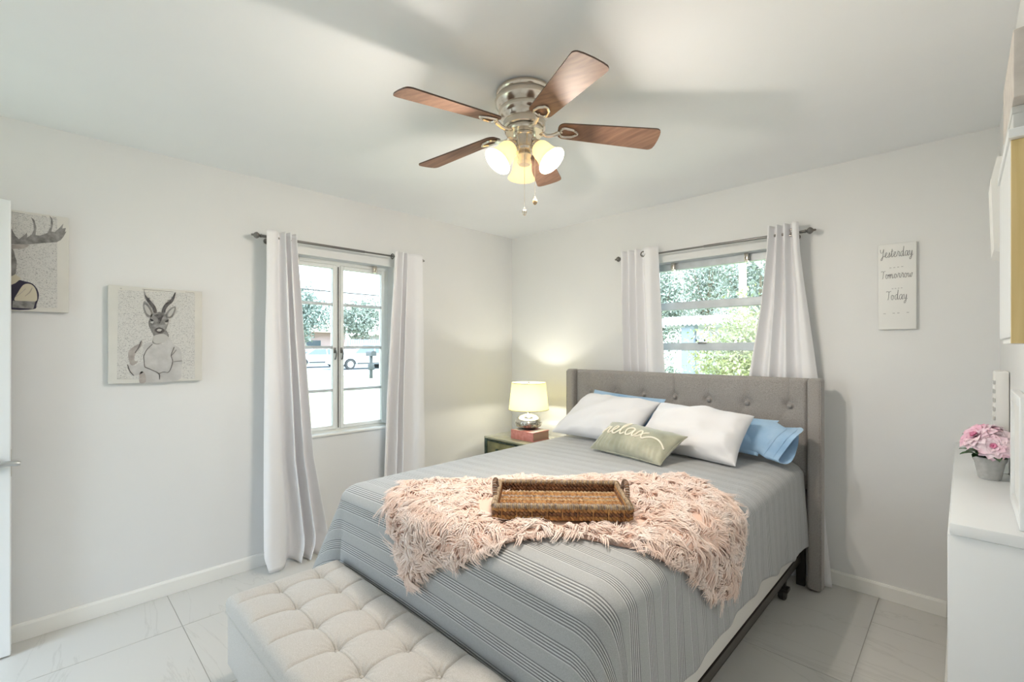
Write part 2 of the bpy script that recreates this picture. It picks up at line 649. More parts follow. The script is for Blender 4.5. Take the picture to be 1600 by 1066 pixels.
# ---- window_1: two casements of four panes each in the left wall
FX0, FX1 = -.135, -.085
y0, y1, z0, z1 = W1
mb = MB()
mb.box((FX0, y0, z0), (FX1, y0 + .03, z1)); mb.box((FX0, y1 - .03, z0), (FX1, y1, z1))
mb.box((FX0, y0 + .03, z1 - .028), (FX1, y1 - .03, z1)); mb.box((FX0, y0 + .03, z0), (FX1, y1 - .03, z0 + .022))
yc = (y0 + y1) / 2
mb.box((FX0, yc - .014, z0 + .022), (FX1, yc + .014, z1 - .028))
win1 = struct('window_1', mb, 'winwhite', 'white casement window with eight panes in the left wall', smooth=False)
for k, (a, b_) in enumerate(((y0 + .032, yc - .015), (yc + .015, y1 - .032))):
    s = MB()
    X0, X1 = -.118, -.078
    e = .026
    s.rbox((X0, a, z0 + .024), (X1, a + e, z1 - .03), .003); s.rbox((X0, b_ - e, z0 + .024), (X1, b_, z1 - .03), .003)
    s.rbox((X0, a + e, z1 - .03 - e), (X1, b_ - e, z1 - .03), .003); s.rbox((X0, a + e, z0 + .024), (X1, b_ - e, z0 + .024 + e), .003)
    sash = build('sash', s, 'winwhite', win1, smooth=False)
    for zz in (1.687, 1.377, 1.068):
        build('glazing_bar', MB().rbox((X0 + .006, a + e, zz - .010), (X1 - .004, b_ - e, zz + .010), .003), 'winframe', sash, smooth=False)
    build('glass', MB().box((-.101, a + e, z0 + .05), (-.098, b_ - e, z1 - .056)), 'glass', sash, smooth=False)
# dark rubber line where the sashes meet, two latch handles, sill and blind brackets
build('gasket', MB().box((-.082, yc - .0025, z0 + .03), (-.0775, yc + .0025, z1 - .04)), 'darkgap', win1, smooth=False)
for dy in (-.028, .022):
    m = MB().tube(catmull([(-.076, yc + dy, 1.36), (-.060, yc + dy, 1.352), (-.056, yc + dy + .003, 1.33), (-.060, yc + dy, 1.30), (-.070, yc + dy, 1.29)], 5), .005, 6)
    m.rbox((-.08, yc + dy - .008, 1.335), (-.072, yc + dy + .008, 1.375), .002)
    build('latch_handle', m, 'pewter', win1)
build('sill', MB().rbox((-.084, y0 + .001, z0 - .004), (.016, y1 - .001, z0 + .012), .004), 'trim', win1, smooth=False)
for yy in (-2.02, -1.44):
    m = MB().rbox((-.075, yy - .012, 1.945), (-.045, yy + .012, 1.9995), .003)
    m.tube([(-.042, yy, 1.985), (-.034, yy, 1.965), (-.042, yy, 1.95)], .003, 6)
    build('blind_bracket', m, 'nickel', win1)

# ---- window_2: awning window with three lights in the back wall
x0, x1, z0, z1 = W2
FY0, FY1 = .085, .14
mb = MB()
mb.box((x0, FY0, z0), (x0 + .035, FY1, z1)); mb.box((x1 - .035, FY0, z0), (x1, FY1, z1))
mb.box((x0 + .035, FY0, z1 - .05), (x1 - .035, FY1, z1)); mb.box((x0 + .035, FY0, z0), (x1 - .035, FY1, z0 + .035))
win2 = struct('window_2', mb, 'winframe', 'grey framed awning window with stacked panes in the back wall', smooth=False)
lev = [z0 + .035, 1.382, 1.684, z1 - .05]
for k in range(3):
    a = lev[k] + (.028 if k else 0); b_ = lev[k + 1] - (.028 if k < 2 else 0)
    pane = build('glass', MB().box((x0 + .035, .108, a), (x1 - .035, .111, b_)), 'glass', win2, smooth=False)
for zz in lev[1:3]:
    m = MB().rbox((x0 + .035, .075, zz - .028), (x1 - .035, .13, zz + .028), .004)
    m.box((x0 + .035, .073, zz - .004), (x1 - .035, .076, zz + .002))
    build('meeting_rail', m, 'winframe', win2, smooth=False)
build('crank_latch', MB().rbox((1.80, .06, 1.402), (1.86, .076, 1.416), .003), 'pewter', win2)
build('sill', MB().rbox((x0 + .001, -.012, z0 - .004), (x1 - .001, .084, z0 + .012), .004), 'trim', win2, smooth=False)
for xx in (1.62, 2.13):
    m = MB().rbox((xx - .012, .042, 1.945), (xx + .012, .075, 2.0045), .003)
    m.tube([(xx, .040, 1.99), (xx, .032, 1.967), (xx, .040, 1.952)], .003, 6)
    build('blind_bracket', m, 'nickel', win2)

# ---- door_1: an open panelled leaf standing in front of the left wall
dm = MB().rbox((.098, -4.13, .008), (.138, -3.322, 2.03), .004)
for (a, b_, c, d) in ((-4.02, -3.43, 1.12, 1.92), (-4.02, -3.43, .22, .96)):
    dm.rbox((.134, a, c), (.1405, a + .03, d), .002); dm.rbox((.134, b_ - .03, c), (.1405, b_, d), .002)
    dm.rbox((.134, a + .0302, c), (.1405, b_ - .0302, c + .03), .002); dm.rbox((.134, a + .0302, d - .03), (.1405, b_ - .0302, d), .002)
door = struct('door_1', dm, 'whitepaint', 'white door leaf standing open against the left wall', smooth=False)
hm = MB().lathe([(.026, 0), (.026, .006), (.02, .010), (.011, .012), (.010, .045)], (.138, -3.376, .862), 20, axis=(1, 0, 0))
hm.tube(catmull([(.178, -3.376, .862), (.184, -3.36, .863), (.184, -3.33, .868), (.182, -3.292, .862)], 5), [.012] * 15 + [.009], 10)
build('lever_handle', hm, M.setdefault('steel', mat('satin_steel', (.55, .56, .56), .28, 1.0)), door)
build('latch_plate', MB().rbox((.107, -3.3225, .80), (.129, -3.3205, .92), .0005), 'nickel', door, smooth=False)

# ------------------------------------------------------------------ bed
BX0, BX1, BY0, BY1 = .965, 2.515, -2.235, -.205
RO, RZ, RL = .11, .075, .147               # edge rounding: horizontal, vertical, arc length
XI0, XI1, YI0 = BX0 + RO, BX1 - RO, BY0 + RO


def bed_top(X, Y):
    u = np.clip((X - 1.74) / .70, -1, 1)
    return .718 + .020 * (1 - u * u) * np.clip((Y + 2.35) / .4, 0, 1) + .004 * vnoise(X * 5, Y * 5, 3)


def bed_surface(X, Y, off=0.0):
    """unfolded cloth coordinates -> point on the made bed, lifted by off"""
    X = np.asarray(X, float); Y = np.asarray(Y, float)
    dx = np.where(X > XI1, X - XI1, np.where(X < XI0, X - XI0, 0.0))
    dy = np.where(Y < YI0, Y - YI0, 0.0)
    d = np.hypot(dx, dy)
    dd = np.where(d < 1e-9, 1, d)
    ux, uy = dx / dd, dy / dd
    bx = np.clip(X, XI0, XI1); by = np.maximum(Y, YI0)
    ph = np.clip(d / RL, 0, 1) * PI / 2
    over = np.maximum(d - RL, 0)
    corner = np.abs(2 * ux * uy)
    left = (ux < -.01) & (uy < -.01)
    out = RO * np.sin(ph) + over * (.05 + corner * np.where(left, .34, .08))
    per = bx * np.abs(uy) * 1.0 + by * np.abs(ux)
    out = out + np.minimum(over, .3) * .020 * np.sin(per * 21 + 3 * corner) * np.clip(np.abs(ux), 0, 1)
    drop = RZ * (1 - np.cos(ph)) + over * (1 - .06 * corner)
    x = bx + ux * (out + off * np.sin(ph)); y = by + uy * (out + off * np.sin(ph))
    z = bed_top(bx, by) - drop + off * np.cos(ph)
    nrm = np.stack([ux * np.sin(ph), uy * np.sin(ph), np.cos(ph)], -1)
    return np.stack([x, y, z], -1), nrm


bed = empty('bed', (1.74, -1.2, 0))
tag(bed, 'queen bed with grey buttoned wingback headboard and black metal frame', 'bed')

HX0, HX1, HZ0, HZ1, HY = .895, 2.528, .555, 1.197, -.168
btx = [1.030 + .2335 * k for k in range(7)]
nx, nz = 220, 90
gx = np.linspace(HX0, HX1, nx); gz = np.linspace(HZ0, HZ1, nz)
GX, GZ = np.meshgrid(gx, gz, indexing='ij')
dep = np.zeros_like(GX)
for bx in btx:
    for (bz, dx_) in ((1.031, 0), (.80, 0)):
        r2 = ((GX - bx) ** 2 + (GZ - bz) ** 2)
        dep += .020 * np.exp(-r2 / (2 * .022 ** 2)) + .010 * np.exp(-r2 / (2 * .055 ** 2))
    dep += .0065 * np.exp(-np.abs(GX - bx) / .006) * (GZ > 1.031) * np.clip((GZ - 1.0) / .05, 0, 1)
    for sg in (-1, 1):      # pleats running diagonally down from each button
        t_ = (1.031 - GZ)
        dl = np.abs(GX - (bx + sg * t_ * .6))
        dep += .0045 * np.exp(-dl / .007) * np.clip(1 - np.abs(t_ - .09) / .09, 0, 1)
ed = np.minimum(np.minimum(GX - HX0, HX1 - GX), np.minimum(GZ - HZ0, HZ1 - GZ))
dep += .022 * np.clip(1 - ed / .022, 0, 1) ** 2
P3 = np.stack([GX, HY + dep, GZ], -1)
mb = MB().grid(P3)
mb.rbox((HX0, HY + .022, HZ0), (HX1, -.115, HZ1), .004)
hb = build('headboard', mb, 'linen', bed)
for bx in btx:
    build('button', MB().sphere((bx, HY + .012, 1.031), .0125, 12, 0, (1, .65, 1)), 'linen', hb)
for (a, b_) in ((.826, .894), (2.529, 2.600)):
    m = MB().rbox((a, -.208, .012), (b_, -.115, 1.2), .018, 0, 4)
    wg = build('wing', m, 'linen', hb)
    xe = a + .004 if a < 1 else b_ - .004
    build('piping', MB().tube([(xe, -.204, .03), (xe, -.204, 1.185)], .0035, 6), 'linen', wg)
for xx in (.93, 2.488):
    m = MB().rbox((xx - .022, -.165, 0.002), (xx + .022, -.125, .57), .003)
    for zz in (.16, .22, .28, .34, .40, .46):
        m.lathe([(.006, 0), (.006, .004), (.003, .006)], (xx, -.165, zz), 10, axis=(0, -1, 0))
    build('headboard_leg', m, 'blackmetal', hb)
# steel rails (L section), cross rail, legs with casters
rail = MB()
for (xo, sgn) in ((2.502, -1), (.978, 1)):
    rail.box((min(xo, xo + sgn * .004), -2.20, .158), (max(xo, xo + sgn * .004), -.215, .200))
    rail.box((min(xo, xo + sgn * .035), -2.20, .158), (max(xo, xo + sgn * .035), -.215, .162))
rail.box((.978, -2.205, .158), (2.502, -2.20, .200))
rail.box((.982, -1.25, .150), (2.498, -1.20, .158))
fr = build('frame_rail', rail, 'railmetal', bed, smooth=False)
for (xx, yy) in ((2.455, -.395), (1.02, -.395), (2.455, -1.95), (1.02, -1.95)):
    m = MB().rbox((xx - .016, yy - .016, .055), (xx + .016, yy + .016, .158), .003)
    m.rbox((xx - .032, yy - .028, .050), (xx + .032, yy + .028, .070), .005)
    lg = build('frame_leg', m, 'blackmetal', bed)
    build('caster', MB().lathe([(.024, 0), (.030, .006), (.030, .030), (.024, .036)], (xx - .018, yy, .0305), 20, axis=(1, 0, 0)), 'blackmetal', lg)
build('box_spring', MB().rbox((.99, -2.205, .2005), (2.499, -.225, .41), .012), 'boxspring', bed)
build('mattress', MB().rbox((1.0, -2.19, .4105), (2.475, -.23, .690), .085, 0, 5), 'mattress', bed)

# ------------------------------------------------------------------ coverlet
xs = np.linspace(XI0, XI1, 70); ys = np.linspace(BY1, YI0, 110)
verts = []; faces = []; uvs = []; key = {}


def vid(p, uv):
    k = (round(p[0], 5), round(p[1], 5), round(p[2], 5))
    if k not in key:
        key[k] = len(verts); verts.append(tuple(p)); uvs.append(uv)
    return key[k]


def patch(U, W):
    Pn, _ = bed_surface(U, W)
    ids = np.empty(U.shape, int)
    for i in range(U.shape[0]):
        for j in range(U.shape[1]):
            ids[i, j] = vid(Pn[i, j], (U[i, j], W[i, j]))
    for i in range(U.shape[0] - 1):
        for j in range(U.shape[1] - 1):
            q = [ids[i, j], ids[i + 1, j], ids[i + 1, j + 1], ids[i, j + 1]]
            q2 = []
            for a in q:
                if a not in q2: q2.append(a)
            if len(q2) > 2: faces.append(tuple(q2))


patch(*np.meshgrid(xs, ys, indexing='ij'))
ND = 40
tt = np.linspace(0, 1, ND)


def hem(s, side):
    if side == 'right':    # s = y ; the hem lies a little higher mid-side and drops towards the head
        h = float(np.interp(s, [-2.2, -1.75, -1.3, -.97, -.75, -.45, -.2], [.305, .318, .336, .338, .303, .268, .25])) + .004 * math.sin(s * 17) + .003 * math.sin(s * 41)
    elif side == 'left':
        h = .31 + .006 * math.sin(s * 15)
    else:
        h = .325 + .005 * math.sin(s * 19)
    return RL + (.645 - h)


yr = ys
U = np.array([[XI1 + t * hem(y, 'right') for t in tt] for y in yr]); Wd = np.array([[y] * ND for y in yr]); patch(U, Wd)
U = np.array([[XI0 - t * hem(y, 'left') for t in tt] for y in yr]); patch(U, Wd)
U = np.array([[x] * ND for x in xs]); Wd = np.array([[YI0 - t * hem(x, 'foot') for t in tt] for x in xs]); patch(U, Wd)
NA = 22
for (cx, sg, side) in ((XI1, 1, 'right'), (XI0, -1, 'left')):
    U = []; Wd = []
    for k in range(NA + 1):
        an = k / NA * PI / 2
        D0 = hem(cx, 'foot') * (1 - k / NA) + hem(YI0, side) * (k / NA)
        D0 *= 1 + .06 * math.sin(2 * an)
        U.append([cx + sg * math.sin(an) * t * D0 for t in tt]); Wd.append([YI0 - math.cos(an) * t * D0 for t in tt])
    patch(np.array(U), np.array(Wd))
mb = MB(); mb.v = verts; mb.f = faces; mb.m = [0] * len(faces); mb.uv = uvs
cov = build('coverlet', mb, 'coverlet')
sm = cov.modifiers.new('cloth thickness', 'SOLIDIFY'); sm.thickness = .004; sm.offset = -1
tag(cov, 'grey ribbed striped coverlet spread over the bed', 'coverlet')

# ------------------------------------------------------------------ pillows


class Pillow:
    def __init__(s, bl, br, tr, tl, thick, pinch=.06, n=44, wr=.006, seed=1, power=.5, back=.8, gather=0.0):
        s.gather = gather
        s.c = [np.array(p, float) for p in (bl, br, tr, tl)]
        s.t = thick; s.pinch = pinch; s.n = n; s.wr = wr; s.seed = seed; s.pw = power; s.back = back
        e1 = s.c[1] - s.c[0]; e2 = s.c[3] - s.c[0]
        nn = np.cross(e1, e2); s.nrm = nn / np.linalg.norm(nn)      # faces the viewer side

    def at(s, u, v, side=1):
        """u, v in [-1, 1]; side +1 front, -1 back"""
        u = np.asarray(u, float); v = np.asarray(v, float)
        pu = u * (1 - s.pinch * (1 - v * v)); pv = v * (1 - s.pinch * (1 - u * u))
        a = (pu + 1) / 2; b = (pv + 1) / 2
        bl, br, tr, tl = s.c
        P = (bl * ((1 - a) * (1 - b))[..., None] + br * (a * (1 - b))[..., None] + tr * (a * b)[..., None] + tl * ((1 - a) * b)[..., None])
        prof = np.clip((1 - u ** 2) * (1 - v ** 2), 0, 1) ** s.pw
        h = s.t / 2 * prof * (1 if side > 0 else s.back)
        edge = np.clip(1 - np.maximum(np.abs(u), np.abs(v)), 0, 1)
        wr = s.wr * vnoise(u * 5, v * 5, s.seed) * np.clip(edge * 6, 0, 1) + s.wr * .6 * vnoise(u * 13, v * 11, s.seed + 5) * np.clip(edge * 8, 0, 1) * np.exp(-edge * 3)
        wr = wr + s.gather * np.sin(u * 47 + 1.3 * np.sin(u * 9)) * np.clip(-v - .25, 0, 1) * np.clip(edge * 8, 0, 1)
        return P + s.nrm * (side * h + wr)[..., None]

    def mesh(s):
        t = np.sin(np.linspace(-1, 1, s.n) * PI / 2)
        Uu, Vv = np.meshgrid(t, t, indexing='ij')
        m = MB()
        m.grid(s.at(Uu, Vv, 1)); m.grid(s.at(Uu, Vv, -1), flip=True)
        return m

    def seam(s, r=.003):
        k = np.linspace(-1, 1, 24)
        e = []
        for (uu, vv) in ((k, -1 + 0 * k), (1 + 0 * k, k), (-k, 1 + 0 * k), (-1 + 0 * k, -k)):
            e += [tuple(p) for p in s.at(uu, vv, 1)[:-1]]
        return MB().tube(e, r, 6, closed=True)


def make_pillow(p, name, matname, label, cat, seam=True, **k):
    o = build(name, p.mesh(), matname, **k)
    tag(o, label, cat)
    if seam:
        build('seam_piping', p.seam(), matname, o)
    return o


pwl = Pillow((.985, -.585, .752), (1.655, -.615, .758), (1.722, -.345, 1.008), (1.128, -.325, 1.022), .21, seed=4, wr=.015, power=.42)
make_pillow(pwl, 'pillow', 'pillowwhite', 'white pillow leaning on the headboard at the lamp side of the bed', 'pillow', seam=False)
pwr = Pillow((1.665, -.605, .757), (2.295, -.645, .742), (2.315, -.400, .985), (1.738, -.375, 1.012), .22, seed=9, wr=.016, power=.42)
make_pillow(pwr, 'pillow', 'pillowwhite', 'white pillow leaning in front of the blue pillow with folded end', 'pillow', seam=False)
pbl = Pillow((1.05, -.345, .80), (1.70, -.345, .80), (1.705, -.235, 1.020), (1.120, -.228, 1.050), .07, seed=14, wr=.008)
make_pillow(pbl, 'pillow', 'pillowblue', 'blue pillow mostly hidden behind the white pillow on the lamp side', 'pillow', seam=False)
pbr = Pillow((1.86, -.385, .775), (2.335, -.415, .765), (2.405, -.262, .955), (1.90, -.245, .955), .11, seed=21, wr=.014)
b_o = make_pillow(pbr, 'pillow', 'pillowblue', 'blue pillow with loose open pillowcase end by the right headboard wing', 'pillow', seam=False)
# the open end of the pillowcase: a loose sleeve running on from the pillow, folded back at its mouth
NV = 30
k = np.linspace(0, 2 * PI, NV, endpoint=False)
rings = []
for (f, sc, tw) in ((-.10, .92, .0), (0, .86, .03), (.05, .84, .05), (.10, .90, .06), (.125, .95, .05), (.130, .93, .05), (.10, .82, .05), (.03, .70, .03)):
    bl, br, tr, tl = pbr.c
    mid = (br + tr) / 2; ax = (tr - br) / 2
    alng = (br - bl); alng = alng / np.linalg.norm(alng)
    q = mid + alng * f + np.array([0, -.02, -.015]) * (f > 0)
    rr = [q + ax * sc * math.sin(a) + pbr.nrm * (.045 + .02 * math.sin(3 * a + 1) * (f > .02)) * math.cos(a) + alng * .022 * math.sin(2 * a + .6) * (f > .02) for a in k]
    rings.append(rr)
mb = MB().grid(np.array(rings).transpose(1, 0, 2), closed_u=True)
hem_o = build('open_hem', mb, 'pillowblue', b_o)
st = MB()
for f in (2, 3):
    st.tube([tuple(np.array(p) + np.array(pbr.nrm) * .0015 * math.cos(a)) for p, a in zip(rings[f], k)], .0016, 5, closed=True)
build('stitching', st, 'pillowblue', hem_o)

prl = Pillow((1.505, -.84, .752), (2.010, -.925, .748), (2.065, -.715, .878), (1.540, -.645, .892), .17, pinch=.07, seed=31, wr=.006, power=.45, gather=.0045, n=110)
r_o = make_pillow(prl, 'lumbar_pillow', 'velvet', 'small sage velvet cushion with relax stitched in cream cord', 'cushion')
# ruched bottom edge
# ---- handwriting: single-stroke letters, each a list of strokes in a unit box (x right, y up)
GL = {
    'r': (.46, [[(0, .05), (.10, .30), (.20, .52), (.16, .60), (.24, .52), (.36, .50), (.33, .30), (.32, .10), (.40, .02), (.46, .10)]]),
    'e': (.42, [[(0, .10), (.16, .22), (.32, .42), (.28, .54), (.16, .50), (.09, .28), (.14, .06), (.28, .0), (.42, .12)]]),
    'l': (.36, [[(0, .10), (.18, .40), (.32, .86), (.27, 1.0), (.18, .86), (.13, .40), (.15, .06), (.24, .0), (.36, .12)]]),
    'a': (.54, [[(.40, .46), (.28, .54), (.10, .40), (.06, .14), (.16, .0), (.30, .12), (.42, .46), (.38, .14), (.44, .0), (.54, .12)]]),
    'x': (.50, [[(0, .12), (.08, .42), (.18, .50), (.24, .30), (.28, .06), (.38, .0), (.50, .10)], [(.46, .50), (.30, .36), (.16, .12), (.02, .0)]]),
    'Y': (.56, [[(.02, .92), (.06, .62), (.18, .52), (.34, .62), (.46, .95)], [(.46, .95), (.38, .40), (.26, -.18), (.10, -.26), (.12, -.10), (.36, .12), (.56, .18)]]),
    's': (.36, [[(0, .06), (.16, .34), (.22, .52), (.26, .34), (.26, .10), (.14, .0), (.06, .04)], [(.24, .06), (.36, .12)]]),
    't': (.32, [[(0, .10), (.14, .45), (.20, .86), (.15, .40), (.15, .06), (.22, .0), (.32, .12)], [(.04, .60), (.32, .64)]]),
    'd': (.54, [[(.38, .44), (.26, .54), (.10, .40), (.06, .14), (.16, .0), (.30, .14), (.46, 1.05), (.38, .40), (.38, .06), (.44, .0), (.54, .12)]]),
    'y': (.50, [[(0, .44), (.06, .52), (.08, .20), (.18, .04), (.30, .18), (.38, .52), (.34, .10), (.26, -.30), (.12, -.40), (.08, -.28), (.24, -.08), (.50, .10)]]),
    'T': (.56, [[(.0, .84), (.12, .92), (.36, .86), (.60, .94)], [(.34, .86), (.30, .50), (.24, .08), (.14, .0)]]),
    'o': (.44, [[(.26, .50), (.12, .48), (.05, .22), (.14, .0), (.28, .06), (.32, .32), (.24, .50), (.30, .40), (.44, .42)]]),
    'm': (.72, [[(0, .30), (.06, .50), (.08, .0)], [(.08, .20), (.20, .50), (.28, .44), (.28, .0)], [(.28, .20), (.42, .50), (.50, .44), (.52, .06), (.60, .0), (.72, .12)]]),
    'w': (.64, [[(0, .40), (.06, .50), (.08, .14), (.18, .0), (.30, .24), (.32, .44), (.34, .10), (.44, .0), (.56, .28), (.54, .50), (.64, .42)]]),
}


def strokes(word, gap=.02):
    out = []; x = 0
    for ch in word:
        wd, ss = GL[ch]
        for s_ in ss:
            out.append([(x + a, b) for a, b in s_])
        x += wd + gap
    return out, x


ss, wd = strokes('relax', -.01)
mb = MB()
ss[-2] = ss[-2][:-1] + [(wd - .05, .08), (wd + .18, .26), (wd + .38, .28), (wd + .58, .16), (wd + .74, -.06)]
for s_ in ss:
    c = [(p.x, p.y) for p in catmull([(a, b, 0) for a, b in s_], 7)]
    uu = np.array([-.86 + a / wd * 1.36 for a, b in c]); vv = np.array([-.24 + b * .86 for a, b in c])
    pt = prl.at(np.clip(uu, -.97, .97), vv, 1) + prl.nrm * .0035
    mb.tube([tuple(p) for p in pt], .0050, 6)
build('relax_lettering', mb, 'cord', r_o)

# ------------------------------------------------------------------ fur throw
A, B, C_, D_ = [np.array(p) for p in ((1.305, -2.055), (2.185, -1.01), (2.735, -1.40), (1.665, -2.445))]


BOT = np.array([(p.x, p.y) for p in catmull([(1.665, -2.445, 0), (1.89, -2.30, 0), (2.07, -2.155, 0), (2.19, -1.99, 0), (2.36, -1.885, 0), (2.50, -1.835, 0), (2.635, -1.665, 0), (2.735, -1.40, 0)], 12)])
BL_ = np.concatenate([[0], np.cumsum(np.linalg.norm(np.diff(BOT, axis=0), axis=1))]); BL_ /= BL_[-1]


def throw_uv(a, b):
    a = np.asarray(a, float); b = np.asarray(b, float)
    top = A + (B - A) * a[..., None]
    bot = np.stack([np.interp(a, BL_, BOT[:, 0]), np.interp(a, BL_, BOT[:, 1])], -1)
    p = top + (bot - top) * b[..., None]
    wob = .014 * np.sin(a * 19 + b * 3) * (b - .5) * 2
    return p + np.array([.749, -.657]) * wob[..., None]


nu, nv = 90, 42
aa, bb = np.meshgrid(np.linspace(0, 1, nu), np.linspace(0, 1, nv), indexing='ij')
uvp = throw_uv(aa, bb)
lump = .012 + .007 * vnoise(uvp[..., 0] * 14, uvp[..., 1] * 14, 41)
edge = np.minimum(np.minimum(aa, 1 - aa) * 1.45, np.minimum(bb, 1 - bb) * .62)
hgt = .004 + lump * np.clip(edge / .03, 0, 1)
Pt, Nt = bed_surface(uvp[..., 0], uvp[..., 1], hgt)
mb = MB().grid(Pt)
Pb, _ = bed_surface(uvp[..., 0], uvp[..., 1], .002)
mb.grid(Pb, flip=True)
base_faces = len(mb.f)
# shaggy locks: each lock is a cluster of tapering strands that share a sweep
NL, NS, NG = 3000, 10, 7
la = RNG.random(NL); lb = RNG.random(NL)
ne = 700
la[:ne // 4] = RNG.random(ne // 4) * .02; la[ne // 4:ne // 2] = 1 - RNG.random(ne // 2 - ne // 4) * .02
lb[ne // 2:3 * ne // 4] = RNG.random(3 * ne // 4 - ne // 2) * .03; lb[3 * ne // 4:ne] = 1 - RNG.random(ne - 3 * ne // 4) * .03
ang0 = vnoise(la * 16, lb * 8, 51) * 2.6 + vnoise(la * 40, lb * 20, 53) * 1.0 + RNG.normal(0, .35, NL)
sv = []; sf = []
tv = np.linspace(0, 1, NG)
TRC, TRA = (2.036, -1.812), math.radians(41.7)
for i in range(NL):
    q0 = throw_uv(la[i], lb[i]) - np.array(TRC)
    if abs(q0[0] * math.cos(TRA) + q0[1] * math.sin(TRA)) < .300 and -.160 < -q0[0] * math.sin(TRA) + q0[1] * math.cos(TRA) < .215:
        continue      # pressed flat under the tray
    a0 = np.clip(la[i] + RNG.normal(0, .0035, NS), 0, 1); b0 = np.clip(lb[i] + RNG.normal(0, .008, NS), 0, 1)
    uv0 = throw_uv(a0, b0)
    e = min(la[i] * 1.45, (1 - la[i]) * 1.45, lb[i] * .62, (1 - lb[i]) * .62)
    dirv = np.array([math.cos(ang0[i]), math.sin(ang0[i])])
    outd = throw_uv(la[i], lb[i]) - throw_uv(.5, .5)
    # near the hem the pile falls outwards
    ea = np.array([-(A - B)[0], -(A - B)[1]]) / 1.45
    eb = (D_ - A) / np.linalg.norm(D_ - A)
    bias = np.zeros(2)
    if la[i] * 1.45 < .05: bias -= ea
    if (1 - la[i]) * 1.45 < .05: bias += ea
    if lb[i] * .62 < .05: bias -= eb
    if (1 - lb[i]) * .62 < .05: bias += eb
    # elsewhere it sweeps loosely down towards the foot and the floor
    dirv = dirv * .9 + bias * .55 + eb * .35
    dirv /= np.linalg.norm(dirv)
    ln = RNG.uniform(.044, .080) * (1.0 if e > .04 else .50)
    curl = RNG.normal(0, .75)
    for s_ in range(NS):
        l2 = ln * RNG.uniform(.75, 1.2)
        side = np.array([-dirv[1], dirv[0]])
        sp = RNG.normal(0, .10)
        U_ = uv0[s_][None] + np.outer(tv * l2, dirv + side * sp) + np.outer(tv ** 2 * l2 * curl, side)
        h0 = .010 if e > .03 else .006
        lift = h0 + (.024 + .012 * RNG.random()) * np.sin(np.minimum(tv * 1.25, 1) * PI * .62) * (1 if e > .03 else .75) - .012 * tv ** 2
        Pc, Nc = bed_surface(U_[:, 0], U_[:, 1], np.maximum(lift, .004))
        T_ = np.gradient(Pc, axis=0)
        T_ /= np.linalg.norm(T_, axis=1)[:, None] + 1e-9
        S_ = np.cross(T_, Nc); S_ /= np.linalg.norm(S_, axis=1)[:, None] + 1e-9
        wd_ = (.0018 * (1 - .7 * tv ** 2))[:, None]
        o = len(sv) * 0
        ridge = Pc + Nc * wd_ * .8
        ring = np.stack([Pc - S_ * wd_, ridge, Pc + S_ * wd_], 1)
        sv.append(ring.reshape(-1, 3))
allv = np.concatenate(sv)
n_str = len(sv)
base = len(mb.v)
mb.v.extend(map(tuple, allv.tolist()))
fl = []
for q in range(n_str):
    o = base + q * NG * 3
    for j in range(NG - 1):
        for c in (0, 1):
            fl.append((o + j * 3 + c, o + j * 3 + c + 1, o + (j + 1) * 3 + c + 1, o + (j + 1) * 3 + c))
mb.f.extend(fl)
mb.m[:] = [1] * base_faces
mb.m.extend([0] * len(fl))
fur = build('fur_throw', mb, ['fur', 'furbase'], angle=180)
tag(fur, 'shaggy blush pink fur throw laid across the foot of the bed', 'throw')

# ------------------------------------------------------------------ woven tray on the throw
TA = math.radians(41.7)
TC = V((2.036, -1.812, .756))
TLn, TWd, TH = .485, .30, .062
ex, ey = V((math.cos(TA), math.sin(TA), 0)), V((-math.sin(TA), math.cos(TA), 0))
tray = empty('wicker_tray', TC)
tag(tray, 'woven seagrass serving tray with two loop handles on the pink throw', 'tray')


def tp(a, b, h):
    return TC + ex * a + ey * b + V((0, 0, h))


def plait(m, p, q, r, mi, pitch=.028, nrm=V((0, 0, 1))):
    """two strands twisted round each other between p and q"""
    p, q = V(p), V(q)
    ax = (q - p); L = ax.length; ax.normalize()
    u = (nrm - ax * nrm.dot(ax)).normalized(); v = ax.cross(u)
    k = max(6, int(L / pitch * 8))
    for s_ in (0, PI):
        ph = random.random() * .6
        pts = []
        for i in range(k + 1):
            an = 2 * PI * (L * i / k) / pitch + s_ + ph
            pts.append(p + ax * (L * i / k) + u * math.cos(an) * r * .62 + v * math.sin(an) * r * .62)
        m.tube(pts, r * .72, 6, mi)


